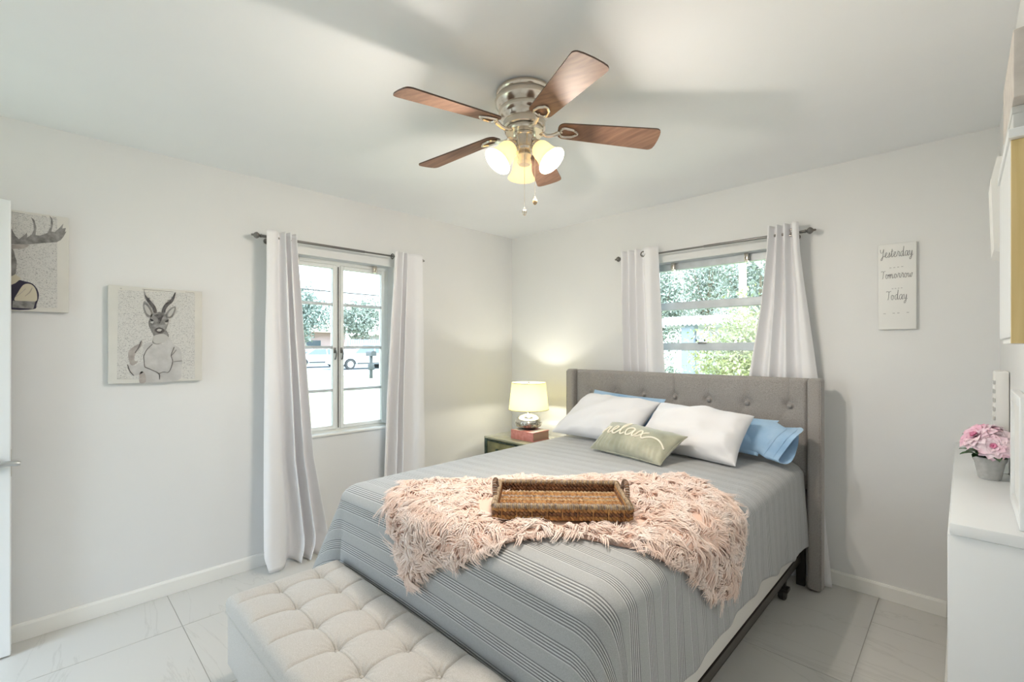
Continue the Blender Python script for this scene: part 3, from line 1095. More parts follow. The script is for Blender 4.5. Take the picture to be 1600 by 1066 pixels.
m = MB()
nrow = 15
for i in range(nrow):
    b = -TWd / 2 + .014 + (TWd - .028) * i / (nrow - 1)
    plait(m, tp(-TLn / 2 + .006, b, .006), tp(TLn / 2 - .006, b, .006), .0085, [0, 2, 0, 0, 3][i % 5], .032)
m.rbox((TC.x - TLn / 2 + .004, TC.y - TWd / 2 + .004, TC.z), (TC.x + TLn / 2 - .004, TC.y + TWd / 2 - .004, TC.z + .004), .001, 1, rot=TA, piv=TC)
build('woven_base', m, ['wick1', 'wick2', 'wick3', 'wick4'], tray)
for (p0, p1) in (((-1, -1), (1, -1)), ((1, -1), (1, 1)), ((1, 1), (-1, 1)), ((-1, 1), (-1, -1))):
    m = MB()
    back = p0[1] == 1 and p1[1] == 1
    for r_ in range(3):
        h = .010 + r_ * .0145
        gx_ = 1 + .012 * r_ / 3
        mi = 1 if back or r_ == 1 else 0
        plait(m, tp(p0[0] * TLn / 2 * gx_, p0[1] * TWd / 2 * gx_, h), tp(p1[0] * TLn / 2 * gx_, p1[1] * TWd / 2 * gx_, h), .0085, mi, .030)
    # upright wraps
    for i in range(9 if abs(p0[0] - p1[0]) else 6):
        f = (i + .5) / (9 if abs(p0[0] - p1[0]) else 6)
        a = (p0[0] + (p1[0] - p0[0]) * f) * TLn / 2 * 1.006; b = (p0[1] + (p1[1] - p0[1]) * f) * TWd / 2 * 1.006
        oa, ob = (0, p0[1] * .009) if p0[1] == p1[1] else (p0[0] * .009, 0)
        m.tube([tp(a + oa, b + ob, .006), tp(a + oa * 1.2, b + ob * 1.2, .026), tp(a + oa, b + ob, .046)], .0022, 5, 0)
    build('woven_side', m, ['wick1', 'wick2'], tray)
# bound rim: a core rope wrapped round and round
m = MB()
cr_ = []
for (a, b) in ((-1, -1), (1, -1), (1, 1), (-1, 1), (-1, -1)):
    cr_.append(tp(a * TLn / 2 * 1.012, b * TWd / 2 * 1.012, .049))
for i in range(4):
    p, q = cr_[i], cr_[i + 1]
    L = (q - p).length; ax = (q - p).normalized(); u = V((0, 0, 1)); v = ax.cross(u)
    m.tube([p, q], .0078, 8, 1)
    k = int(L / .0072)
    for j in range(k):
        pts = []
        for s_ in range(9):
            an = 2 * PI * s_ / 8
            pts.append(p + ax * (L * (j + .5) / k + .0028 * math.sin(an / 2)) + u * math.cos(an) * .0088 + v * math.sin(an) * .0088)
        m.tube(pts, .0028, 4, 0 if (j + i) % 3 else 1, cap=False)
build('bound_rim', m, ['wick4', 'wick3'], tray)
for sg in (-1, 1):
    m = MB()
    base_ = [(sg * TLn / 2 * 1.02, -.052, .042), (sg * (TLn / 2 * 1.02 + .004), -.048, .068), (sg * (TLn / 2 * 1.02 + .006), -.022, .094), (sg * (TLn / 2 * 1.02 + .006), .022, .094), (sg * (TLn / 2 * 1.02 + .004), .048, .068), (sg * TLn / 2 * 1.02, .052, .042)]
    pts = catmull([tp(*q) for q in base_], 8)
    m.tube(pts, .0062, 8, 0)
    for j in range(1, len(pts) - 1):
        a = pts[j]; t_ = (pts[j + 1] - pts[j - 1]).normalized()
        u = t_.orthogonal().normalized(); v = t_.cross(u)
        m.tube([a + t_ * .0015 * math.sin(2 * PI * s_ / 8) + (u * math.cos(2 * PI * s_ / 8) + v * math.sin(2 * PI * s_ / 8)) * .0072 for s_ in range(9)], .0026, 4, j % 2, cap=False)
    build('loop_handle', m, ['wick3', 'wick2'], tray)

# ------------------------------------------------------------------ tufted storage bench at the foot
BNX0, BNX1, BNY0, BNY1, BNZ = 1.098, 2.26, -2.722, -2.264, .406
bench = empty('storage_bench', ((BNX0 + BNX1) / 2, (BNY0 + BNY1) / 2, 0))
tag(bench, 'pale grey tufted storage bench standing at the foot of the bed', 'bench')
nx, ny = 400, 170
gx = np.linspace(0, 1, nx); gy = np.linspace(0, 1, ny)
gx = BNX0 + (BNX1 - BNX0) * gx; gy = BNY0 + (BNY1 - BNY0) * gy
GX, GY = np.meshgrid(gx, gy, indexing='ij')
tx = [BNX0 + .098 + .168 * k for k in range(7)]
ty = [BNY0 + .180 - .012, BNY0 + .180 + .150]
hz = np.zeros_like(GX)
for a in tx:
    dline = np.abs(GX - a)
    hz -= .008 * np.exp(-dline / .004) + .003 * np.exp(-(dline / .028) ** 2)
    for b in ty:
        r2 = (GX - a) ** 2 + (GY - b) ** 2
        hz -= .014 * np.exp(-r2 / (2 * .014 ** 2)) + .010 * np.exp(-r2 / (2 * .040 ** 2))
        an_ = np.arctan2(GY - b, GX - a)
        hz -= .0022 * np.cos(an_ * 12) * np.exp(-r2 / (2 * .030 ** 2))
for b in ty:
    dline = np.abs(GY - b)
    hz -= .0045 * np.exp(-dline / .003) + .0025 * np.exp(-(dline / .028) ** 2)
    hz -= .0028 * np.exp(-np.abs(np.abs(GY - b) - .009) / .0018)
ed = np.minimum(np.minimum(GX - BNX0, BNX1 - GX), np.minimum(GY - BNY0, BNY1 - GY))
rr = .040
eb_ = np.clip(1 - ed / rr, 0, 1)
hz = hz * np.clip(ed / .03, .15, 1) - (rr - np.sqrt(np.maximum(rr * rr - (eb_ * rr) ** 2, 0))) * 1.0
TOPZ = BNZ + .006
P3 = np.stack([GX, GY, TOPZ + hz], -1)
m = MB().grid(P3)
# sides of the lid
per = [(i, 0) for i in range(nx)] + [(nx - 1, j) for j in range(1, ny)] + [(i, ny - 1) for i in range(nx - 2, -1, -1)] + [(0, j) for j in range(ny - 2, 0, -1)]
loop = np.array([P3[i, j] for i, j in per])
cen = np.array([(BNX0 + BNX1) / 2, (BNY0 + BNY1) / 2])
rows = [loop]
for z in (.350, .338, .336):
    q = loop.copy(); q[:, 2] = z
    if z < .337:
        q[:, :2] = q[:, :2] + np.sign(cen - q[:, :2]) * .012
    rows.append(q)
m.grid(np.array(rows).transpose(1, 0, 2), closed_u=True)
lid = build('lid', m, 'bench', bench, angle=60)
build('seam_piping', MB().tube([(BNX0, BNY0, .339), (BNX1, BNY0, .339), (BNX1, BNY1, .339), (BNX0, BNY1, .339)], .0035, 6, closed=True), 'bench', lid)
for a in tx:
    for b in ty:
        build('tuft', MB().sphere((a, b, TOPZ - .028), .006, 8, 0, (1, 1, .5)), 'bench', lid)
build('storage_box', MB().rbox((BNX0 + .004, BNY0 + .004, .132), (BNX1 - .004, BNY1 - .004, .335), .008), 'bench', bench)
for a in (BNX0 + .05, BNX1 - .05):
    for b in (BNY0 + .05, BNY1 - .05):
        build('leg', MB().lathe([(.012, 0), (.013, .01), (.022, .132)], (a, b, 0.001), 16), 'benchleg', bench)

# ------------------------------------------------------------------ curtains and rods


def make_curtain(label, wall, levels, knots, phase=0.0, grom=(), group=None, rod=.08, seed=0):
    """levels: (z, a0, a1, depth, amplitude) from the top down; knots: (s, folds so far)"""
    ns, nz_ = 170, 90
    s = np.linspace(0, 1, ns)
    ks = np.interp(s, [k[0] for k in knots], [k[1] for k in knots])
    # round the joints of the fold spacing
    ker = np.hanning(13); ker /= ker.sum()
    ks = np.convolve(np.pad(ks, 6, mode='edge'), ker, 'valid')
    zs = np.linspace(levels[0][0], levels[-1][0], nz_)
    L = np.array(levels[::-1])
    P = np.empty((ns, nz_, 3))
    top = levels[0][0]
    for j, z in enumerate(zs):
        a0, a1, dp, am = [np.interp(z, L[:, 0], L[:, k]) for k in (1, 2, 3, 4)]
        wv = np.sin(2 * PI * ks + phase + .25 * math.sin(z * 2.1 + seed) * (top - z))
        wv = 1 - 2 * (.5 - .5 * wv) ** 2.2
        a = a0 + (a1 - a0) * s + .010 * np.cos(2 * PI * ks + phase) * min(1, (top - z) * 2 + .3)
        d = dp + am * wv + .004 * vnoise(s * 6 + seed, s * 0 + z * 5, seed) * min(1, (top - z))
        d = np.maximum(d, .018)
        zz = np.full(ns, z)
        if j == nz_ - 1:
            pass
        P[:, j] = np.stack([d, a, zz], -1) if wall == 'left' else np.stack([a, -d, zz], -1)
    m = MB().grid(P)
    o = build('curtain', m, 'curtain', angle=80)
    md = o.modifiers.new('cloth thickness', 'SOLIDIFY'); md.thickness = .0025
    tag(o, label, 'curtain', group)
    # hem stitch line across the foot of the cloth
    h = MB()
    jj = nz_ - 4
    h.tube([tuple(p) for p in P[::3, jj]], .0016, 5)
    build('hem', h, 'curtain', o)
    if grom:
        zr = 2.064
        j = int(np.argmin(np.abs(zs - zr)))
        dcol = P[:, j, 0] if wall == 'left' else -P[:, j, 1]
        for sg in grom:
            i = int(np.clip(round(sg * (ns - 1)), 1, ns - 1))
            if True:
                c = (P[i - 1, j] + P[i, j]) / 2
                tn = P[i, j] - P[i - 1, j]; tn[2] = 0; tn = V(tn).normalized()
                nr = V((0, 0, 1)).cross(tn)       # normal of the cloth
                rd_ = V((0, 1, 0)) if wall == 'left' else V((1, 0, 0))      # along the rod
                wn_ = V((1, 0, 0)) if wall == 'left' else V((0, -1, 0))
                if sg < .1:      # where the rod leaves the cloth
                    c = V(c); c += wn_ * (rod - (c.x if wall == 'left' else -c.y)); u_ = wn_
                else:
                    c = V(c) + wn_ * .004; u_ = rd_
                c.z = 2.064
                ring = [c + (u_ * math.cos(q) + V((0, 0, 1)) * math.sin(q)) * .018 for q in np.linspace(0, 2 * PI, 20, endpoint=False)]
                build('grommet', MB().tube(ring, .0048, 6, closed=True), 'pewter', o)
    return o


make_curtain('long white curtain at the deer canvas side of the casement window', 'left',
             [(2.098, -2.272, -2.095, .113, .026), (1.9, -2.276, -2.085, .108, .032), (1.47, -2.285, -2.055, .10, .040), (.67, -2.292, -1.99, .095, .05), (.16, -2.300, -1.905, .105, .058), (.10, -2.298, -1.91, .108, .060), (.012, -2.275, -1.955, .11, .062)],
             [(0, 0), (.44, .55), (.56, .85), (.72, 1.75), (.88, 2.65), (1, 3.0)], 0.25, seed=3)
make_curtain('long white curtain at the corner side of the casement window', 'left',
             [(2.098, -1.385, -1.140, .113, .026), (1.58, -1.425, -1.128, .10, .036), (1.0, -1.452, -1.12, .085, .042), (.47, -1.48, -1.115, .09, .048), (.012, -1.50, -1.11, .095, .05)],
             [(0, 0), (.20, .55), (.33, 1.3), (.46, 2.2), (.53, 2.75), (1, 3.2)], .6, seed=8, grom=(.06, .52))
make_curtain('white curtain behind the lamp end of the headboard', 'back',
             [(2.11, 1.289, 1.575, .108, .026), (1.68, 1.289, 1.585, .085, .036), (1.2, 1.289, 1.605, .068, .036), (.012, 1.28, 1.63, .066, .036)],
             [(0, 0), (.18, .9), (.36, 1.8), (.55, 2.7), (.70, 3.1), (1, 3.6)], .6, seed=12, rod=.075, grom=(.64,))
make_curtain('flaring white curtain over the right wing of the headboard', 'back',
             [(2.115, 2.308, 2.472, .108, .026), (1.95, 2.296, 2.480, .095, .030), (1.63, 2.255, 2.515, .068, .034), (1.2, 2.188, 2.565, .064, .034), (.58, 2.13, 2.588, .062, .034), (.2, 2.10, 2.622, .062, .032), (.012, 2.10, 2.640, .062, .030)],
             [(0, 0), (.22, .75), (.42, 1.6), (.60, 2.3), (.76, 2.9), (1, 3.4)], 0.9, seed=17, rod=.075, grom=(.03, .70))


def finial(m, p, d):
    prof = [(.008, -.004), (.011, 0), (.011, .004), (.007, .007), (.012, .012), (.0195, .022), (.0205, .027), (.016, .036), (.008, .043), (.006, .048), (.0075, .051), (.004, .056), (.0005, .058)]
    m.lathe(prof, p, 16, axis=d)


for (label, wall, a0, am, a1, dz, rd) in (('dark curtain rod over the casement window', 'left', -2.283, -1.60, -1.140, .006, .08), ('dark curtain rod over the awning window by the sign', 'back', 2.492, 1.9, 1.262, .004, .075)):
    f = (lambda a, z: (rd, a, z)) if wall == 'left' else (lambda a, z: (a, -rd, z))
    Z0, Z1 = 2.061, 2.061 + dz
    pm = f(am, (Z0 + Z1) / 2)
    root = empty('curtain_rod', f((a0 + a1) / 2, 2.06))
    tag(root, label, 'curtain rod')
    build('outer_tube', MB().tube([f(a0, Z0), pm], .0085, 12), 'pewter', root)
    build('inner_tube', MB().tube([pm, f(a1, Z1)], .0065, 12), 'pewter', root)
    s = 1 if a0 < a1 else -1
    d = (0, 1, 0) if wall == 'left' else (1, 0, 0)
    for (a, sg, z) in ((a0, -s, Z0), (a1, s, Z1)):
        m = MB(); finial(m, f(a, z), tuple(sg * q for q in d)); build('finial', m, 'pewter', root)
        ab = a - sg * .055
        m = MB().tube([f(ab, z - .012), (.004, ab, z - .012) if wall == 'left' else (ab, -.004, z - .012)], .005, 8)
        m.lathe([(.018, 0), (.018, .004), (.008, .006)], (.0005, ab, z - .012) if wall == 'left' else (ab, -.0005, z - .012), 16, axis=(1, 0, 0) if wall == 'left' else (0, -1, 0))
        ring = [V(f(ab, z)) + V((0, 0, 1)) * math.sin(q) * .0115 + (V((1, 0, 0)) if wall == 'left' else V((0, 1, 0))) * math.cos(q) * .0115 for q in np.linspace(0, 2 * PI, 16, endpoint=False)]
        m.tube(ring, .0028, 6, closed=True)
        build('bracket', m, 'pewter', root)

# ------------------------------------------------------------------ nightstand, book, lamp
NX0, NX1, NY0, NY1, NZ = .215, .80, -.563, -.10, .615
ns_ = empty('nightstand', ((NX0 + NX1) / 2, (NY0 + NY1) / 2, 0))
tag(ns_, 'olive mirrored nightstand with dark riveted edges in the corner', 'nightstand')
build('top', MB().rbox((NX0, NY0, NZ - .016), (NX1, NY1, NZ), .003), 'nstop', ns_)
build('body', MB().rbox((NX0 + .008, NY0 + .012, .10), (NX1 - .008, NY1 - .004, NZ - .0165), .003), 'nsbody', ns_)
m = MB()
for a in (NX0 + .002, NX1 - .032):
    m.rbox((a, NY0 + .001, .09), (a + .030, NY0 + .0119, NZ - .017), .002)
    for i in range(12):
        m.sphere((a + .015, NY0 + .0005, .12 + i * .04), .0045, 8, 0, (1, .6, 1))
for zz in (NZ - .03, .455, .30, .105):
    m.box((NX0 + .032, NY0 + .003, zz - .006), (NX1 - .032, NY0 + .0119, zz + .006))
m.rbox((NX0 + .001, NY0 + .001, NZ - .0165), (NX1 - .001, NY0 + .012, NZ - .0162 + .0001), 0)
build('riveted_edging', m, 'nsedge', ns_)
for (a, b_) in ((.464, NZ - .039), (.309, .446), (.114, .291)):
    dr = build('drawer', MB().rbox((NX0 + .036, NY0 + .004, a), (NX1 - .036, NY0 + .0115, b_), .002), 'nsbody', ns_)
    for xx in (NX0 + .17, NX1 - .17):
        build('knob', MB().lathe([(.005, 0), (.005, .01), (.013, .014), (.012, .022), (.002, .024)], (xx, NY0 + .004, (a + b_) / 2), 14, axis=(0, -1, 0)), 'nsedge', dr)
for a in (NX0 + .022, NX1 - .022):
    for b_ in (NY0 + .03, NY1 - .03):
        build('leg', MB().lathe([(.012, .001), (.013, .02), (.018, .0995)], (a, b_, 0), 12), 'nsedge', ns_)

bk = empty('hardback_book', (.577, -.37, NZ))
tag(bk, 'thick pink hardback under the lamp on the nightstand', 'book')
bx0, bx1, by0, by1 = .452, .700, -.475, -.270
m = MB().rbox((bx0, by0, NZ + .0005), (bx1, by1, NZ + .0045), .001)
m.rbox((bx0, by0, NZ + .071), (bx1, by1, NZ + .075), .001)
m.rbox((bx0, by0, NZ + .0045), (bx1, by0 + .006, NZ + .071), .002)
build('cover', m, 'pinkbook', bk)
build('pages', MB().rbox((bx0 + .005, by0 + .0062, NZ + .0047), (bx1 - .005, by1 - .005, NZ + .0708), .001), 'gravel', bk)
build('cover_label', MB().box((bx0 + .01, by0 + .012, NZ + .0751), (bx0 + .10, by1 - .012, NZ + .0755)).box((bx1 - .075, by0 + .05, NZ + .0751), (bx1 - .01, by1 - .012, NZ + .0755)), 'paper', bk, smooth=False)

LX, LY, LZ = .535, -.345, NZ + .0758
lamp = empty('table_lamp', (LX, LY, LZ))
tag(lamp, 'lit table lamp with cream drum shade and silver mosaic base', 'lamp')
M['mosaic'] = mat('silver_mosaic', (.62, .60, .56), .18, 1.0)
t, b, N, L = nodes(M['mosaic'])
tc = N('ShaderNodeTexCoord'); vo = N('ShaderNodeTexVoronoi'); vo.inputs['Scale'].default_value = 95
r = N('ShaderNodeValToRGB'); r.color_ramp.elements[0].color = (.16, .15, .13, 1); r.color_ramp.elements[1].color = (.85, .83, .78, 1)
bp = N('ShaderNodeBump'); bp.inputs['Strength'].default_value = .7; bp.inputs['Distance'].default_value = .004
L(tc.outputs['Object'], vo.inputs['Vector']); L(vo.outputs['Color'], r.inputs['Fac']); L(r.outputs['Color'], b.inputs['Base Color'])
L(vo.outputs['Distance'], bp.inputs['Height']); L(bp.outputs['Normal'], b.inputs['Normal'])
build('foot', MB().lathe([(.060, 0), (.060, .008), (.052, .012)], (LX, LY, LZ), 36), 'blackmetal', lamp)
build('base', MB().lathe([(.055, .010), (.085, .014), (.106, .026), (.115, .046), (.114, .064)], (LX, LY, LZ), 48), 'mosaic', lamp)
build('base_cap', MB().lathe([(.114, .0641), (.106, .084), (.088, .103), (.060, .117), (.030, .125), (.016, .128), (.014, .150), (.011, .165), (.011, .185)], (LX, LY, LZ), 48, cap=False), 'chrome', lamp)
SB, ST = .855 - LZ, 1.078 - LZ
nn = 64
m = MB()
m.lathe([(.168, SB), (.1435, ST)], (LX, LY, LZ), nn, cap=False)
sh = build('lamp_shade', m, 'tableshade', lamp)
for (r_, z_) in ((.1685, SB), (.144, ST)):
    ring = [(LX + r_ * math.cos(q), LY + r_ * math.sin(q), LZ + z_) for q in np.linspace(0, 2 * PI, nn, endpoint=False)]
    build('shade_trim', MB().tube(ring, .003, 6, closed=True), 'tableshade', sh)
m = MB()
for q in (0.4, 0.4 + 2 * PI / 3, 0.4 + 4 * PI / 3):
    m.tube([(LX, LY, LZ + ST - .012), (LX + .143 * math.cos(q), LY + .143 * math.sin(q), LZ + ST - .004)], .0015, 5)
m.lathe([(.004, -.02), (.004, .0), (.009, .004), (.009, .010), (.003, .018), (.0005, .020)], (LX, LY, LZ + ST - .008), 12)
for sg in (-1, 1):
    m.tube(catmull([(LX + sg * .012, LY, LZ + .19), (LX + sg * .05, LY, LZ + .25), (LX + sg * .04, LY, LZ + .32), (LX, LY, LZ + ST - .012)], 6), .0015, 5)
build('harp_finial', m, 'nickel', lamp)
build('bulb', MB().lathe([(.012, .185), (.014, .20), (.028, .235), (.026, .255), (.012, .27), (.001, .273)], (LX, LY, LZ), 20), 'bulb', lamp)
for dz_ in (.285, .17):
    ld = bpy.data.lights.new('table_lamp_light', 'POINT')
    ld.energy = TABLE_W * (.62 if dz_ > .2 else .38); ld.color = (1, .95, .80); ld.shadow_soft_size = .02
    lo = bpy.data.objects.new('table_lamp_light', ld); COL.objects.link(lo)
    lo.location = (LX + (.03 if dz_ < .2 else 0), LY - (.03 if dz_ < .2 else 0), LZ + dz_)

# ------------------------------------------------------------------ ceiling fan
FXc, FYc = 1.850, -1.815
fan = empty('ceiling_fan', (FXc, FYc, H))
tag(fan, 'brushed nickel ceiling fan with five walnut blades and three lit shades', 'ceiling fan')
prof = [(.100, 2.4385), (.117, 2.438), (.119, 2.428), (.113, 2.420), (.118, 2.412), (.123, 2.400), (.121, 2.384), (.108, 2.372), (.103, 2.366), (.108, 2.358), (.107, 2.344), (.096, 2.332), (.086, 2.324), (.084, 2.318), (.088, 2.312), (.088, 2.288), (.080, 2.284), (.05, 2.283)]
build('motor_housing', MB().lathe([(r_, z_ - H) for r_, z_ in prof], (FXc, FYc, H), 64), 'nickel', fan, angle=50)
build('flywheel', MB().lathe([(.05, 2.2825), (.080, 2.282), (.082, 2.272), (.078, 2.266), (.05, 2.265)], (FXc, FYc, 0), 48), 'nickel', fan)
build('switch_housing', MB().lathe([(.030, 2.2655), (.046, 2.264), (.047, 2.256), (.043, 2.252), (.043, 2.206), (.046, 2.202), (.044, 2.192), (.026, 2.186)], (FXc, FYc, 0), 40), 'nickel', fan)
M['acrylic'] = mat('pearl_glass', (.90, .84, .74), .12, coat=.5)
build('glass_finial', MB().lathe([(.024, 2.1855), (.030, 2.176), (.026, 2.162), (.030, 2.150), (.024, 2.138), (.010, 2.132), (.001, 2.130)], (FXc, FYc, 0), 28), 'acrylic', fan)
R0, R1, TILT, ZB = .140, .560, math.radians(12), 2.284


def blade_pt(th, r_, w_, h_):
    rd = V((math.cos(th), math.sin(th), 0)); tn = V((-math.sin(th), math.cos(th), 0))
    tt_ = tn * math.cos(TILT) - V((0, 0, 1)) * math.sin(TILT)
    up = tn * math.sin(TILT) + V((0, 0, 1)) * math.cos(TILT)
    return V((FXc, FYc, ZB - .030 * (r_ - R0) / (R1 - R0))) + rd * r_ + tt_ * w_ + up * h_


def outline():
    w0, w1, c0, c1 = .047, .066, .030, .022
    pts = []
    for q in np.linspace(PI, PI * 1.5, 6):      # root, low side
        pts.append((R0 + c0 + c0 * math.cos(q), -w0 + c0 + c0 * math.sin(q)))
    for q in np.linspace(-PI / 2, 0, 7):
        pts.append((R1 - c1 + c1 * math.cos(q), -w1 + c1 + c1 * math.sin(q)))
    for q in (-.5, 0, .5):
        pts.append((R1 + .004 * (1 - abs(q)), w1 * q * 1.1))
    for q in np.linspace(0, PI / 2, 7):
        pts.append((R1 - c1 + c1 * math.cos(q), w1 - c1 + c1 * math.sin(q)))
    for q in np.linspace(PI / 2, PI, 6):
        pts.append((R0 + c0 + c0 * math.cos(q), w0 - c0 + c0 * math.sin(q)))
    return pts


OUT = outline()
for k_ in range(5):
    th = math.radians(46.8 + 72 * k_)
    m = MB()
    n = len(OUT)
    m.add([blade_pt(th, a, b, -.0028) for a, b in OUT], [tuple(range(n))], 0)
    m.add([blade_pt(th, a, b, .0028) for a, b in OUT], [tuple(reversed(range(n)))], 0)
    m.add([blade_pt(th, a, b, -.0028) for a, b in OUT] + [blade_pt(th, a, b, .0028) for a, b in OUT], [(i, (i + 1) % n, (i + 1) % n + n, i + n) for i in range(n)], 1)
    bl_o = build('blade', m, ['blade', 'bladeedge'], fan, smooth=False)
    # blade iron: a curved arm that ends in an open scalloped loop under the blade
    m = MB()
    arm = catmull([blade_pt(th, .066, 0, -.016), blade_pt(th, .092, .004, -.026), blade_pt(th, .120, .003, -.022), blade_pt(th, .145, 0, -.010)], 6)
    m.tube(arm, [.011] * 4 + [.008] * (len(arm) - 8) + [.009] * 4, 8)
    lp = []
    for q in np.linspace(0, 2 * PI, 40, endpoint=False):
        rr_ = 1 + .10 * math.cos(3 * q) + .05 * math.cos(6 * q)
        lp.append(blade_pt(th, .182 + .036 * rr_ * math.cos(q), .026 * rr_ * math.sin(q), -.0075))
    m.tube(lp, .0052, 6, closed=True)
    for (a, b) in ((.212, .012), (.212, -.012), (.156, 0)):
        m.sphere(tuple(blade_pt(th, a, b, -.006)), .0055, 8)
    build('blade_iron', m, 'nickel', bl_o)
for ang in (13, 139, 253):
    th = math.radians(ang)
    rd = V((math.cos(th), math.sin(th), 0))
    ax = (rd * math.sin(math.radians(41)) - V((0, 0, 1)) * math.cos(math.radians(41))).normalized()
    base_ = V((FXc, FYc, 2.216)) + rd * .050
    m = MB().tube(catmull([V((FXc, FYc, 2.232)) + rd * .036, V((FXc, FYc, 2.236)) + rd * .048, base_ + ax * .004], 5), .008, 8)
    m.lathe([(.010, -.004), (.022, .002), (.025, .012), (.025, .026), (.022, .028)], base_, 24, axis=ax)
    fit = build('shade_fitter', m, 'nickel', fan)
    m = MB().lathe([(.0225, .018), (.030, .022), (.037, .034), (.040, .050), (.041, .066), (.044, .084), (.051, .102), (.0595, .114), (.061, .117), (.059, .1165), (.049, .101), (.042, .083), (.039, .066), (.038, .050), (.035, .035), (.028, .0245), (.0225, .0205)], base_, 36, axis=ax, cap=False)
    so = build('glass_shade', m, 'fanshade', fan, angle=60)
    build('bulb', MB().lathe([(.010, .028), (.012, .036), (.022, .056), (.022, .066), (.014, .080), (.001, .084)], base_, 16, axis=ax), 'bulb', so)
    ld = bpy.data.lights.new('fan_bulb_light', 'POINT')
    ld.energy = BULB_W; ld.color = BULB_C; ld.shadow_soft_size = .03
    lo = bpy.data.objects.new('fan_bulb_light', ld); COL.objects.link(lo)
    lo.location = base_ + ax * .100
for (dx, dy, zb) in ((.030, -.032, 1.925), (.055, .004, 1.972)):
    p = V((FXc + dx, FYc + dy, 0))
    m = MB()
    z = 2.212
    m.tube([(FXc + dx * .8, FYc + dy * .8, z), (p.x, p.y, z - .008), (p.x, p.y, zb + .016)], .0009, 5)
    while z > zb + .02:
        m.sphere((p.x, p.y, z - .01), .0016, 5); z -= .0065
    ch = build('pull_chain', m, 'nickel', fan)
    build('pull_fob', MB().lathe([(.002, .022), (.004, .018), (.0035, .014), (.009, .008), (.0105, 0), (.007, -.008), (.002, -.012)], (p.x, p.y, zb), 14), 'nickel' if zb < 1.95 else 'wick4', ch)

# ------------------------------------------------------------------ canvases on the left wall


def canvas(label, y0, y1, z0, z1, cropq):
    """cropq: the four corners (TL, TR, BR, BL) of the picture in the units the polygons are drawn in"""
    root = empty('wall_canvas', (.002, (y0 + y1) / 2, (z0 + z1) / 2))
    tag(root, label, 'picture')
    build('stretched_canvas', MB().rbox((.003, y0, z0), (.033, y1, z1), .003), 'canvas', root)
    TL, TR, BR, BL = cropq

    def conv(X, Y):
        a = .5; b = .5
        for _ in range(12):
            xl = TL[0] + (BL[0] - TL[0]) * b; xr = TR[0] + (BR[0] - TR[0]) * b
            a = (X - xl) / (xr - xl)
            yt = TL[1] + (TR[1] - TL[1]) * a; yb = BL[1] + (BR[1] - BL[1]) * a
            b = (Y - yt) / (yb - yt)
        return y0 + (y1 - y0) * a, z1 - (z1 - z0) * b
    return root, conv


def art_poly(m, conv, pts, layer, mi, smooth=True, mirror=None):
    P = [conv(*p) for p in pts]
    if mirror is not None:
        P = [(2 * mirror - a, b) for a, b in P]
    if smooth:
        P = [(p.x, p.y) for p in catmull([(a, b, 0) for a, b in P], 4, closed=True)]
    d = .0331 + .00035 * layer
    vs = [(d, a, b) for a, b in P]
    # triangulate as one ngon
    m.add(vs, [tuple(range(len(vs)))], mi)


def art_line(m, conv, pts, r_, layer, mi, mirror=None):
    P = [conv(*p) for p in pts]
    if mirror is not None:
        P = [(2 * mirror - a, b) for a, b in P]
    c = catmull([(.0333 + .00035 * layer, a, b) for a, b in P], 4)
    m.tube(c, r_, 4, mi)


ART = ['news', 'art_fur', 'art_dark', 'art_light', 'art_shirt', 'art_skin', 'art_navy', 'art_cream', 'art_hair']
root, cv = canvas('canvas print of a deer headed figure with crossed arms', -2.988, -2.580, 1.187, 1.697, ((117, 95), (985, 155), (985, 968), (117, 1010)))
m = MB()
art_poly(m, cv, [(200, 145), (908, 172), (908, 955), (190, 965)], 0, 0, False)
for (xa, ya, xb, yb) in ((215, 128, 232, 128), (410, 134, 700, 157), (815, 160, 905, 168)):     # running heads of the page
    k = int((xb - xa) / 14) + 1
    for i in range(k):
        f = i / max(1, k)
        art_line(m, cv, [(xa + (xb - xa) * f, ya + (yb - ya) * f), (xa + (xb - xa) * f + 9, ya + (yb - ya) * f + 1)], .0011, 1, 2)
for (xa, ya, xb, yb) in ((230, 445, 450, 455), (780, 790, 905, 792), (190, 962, 400, 960)):
    art_line(m, cv, [(xa, ya), (xb, yb)], .0012, 1, 3)
# body first, then neck, head, ears, antlers
art_poly(m, cv, [(430, 640), (500, 625), (600, 640), (655, 580), (700, 640), (760, 680), (780, 760), (775, 880), (735, 972), (400, 990), (410, 900), (425, 840), (415, 740)], 2, 4)
art_poly(m, cv, [(395, 905), (440, 880), (560, 945), (520, 985), (390, 992)], 3, 6 + 0, True) if False else None
art_poly(m, cv, [(390, 900), (430, 905), (440, 985), (385, 995)], 3, 5)
art_poly(m, cv, [(285, 720), (330, 665), (395, 630), (408, 615), (400, 655), (350, 720), (340, 790), (370, 800), (330, 835), (300, 820)], 3, 5)
art_poly(m, cv, [(300, 830), (345, 838), (415, 800), (430, 850), (410, 905), (350, 930), (318, 920), (285, 850)], 3, 4)
art_line(m, cv, [(280, 830), (300, 890), (335, 930)], .0022, 4, 2)
art_line(m, cv, [(400, 610), (375, 670), (345, 720)], .0022, 4, 2)
art_line(m, cv, [(430, 850), (500, 880), (560, 912), (565, 965)], .0022, 4, 2)
art_line(m, cv, [(560, 912), (600, 895), (655, 892), (690, 800), (675, 740), (705, 665)], .0016, 4, 2)
art_line(m, cv, [(420, 750), (430, 850)], .0014, 4, 2)
art_line(m, cv, [(420, 750), (450, 690), (500, 640)], .0014, 4, 2)
art_line(m, cv, [(700, 800), (780, 790)], .0012, 4, 2)
art_line(m, cv, [(675, 745), (705, 715), (725, 690)], .0012, 4, 2)
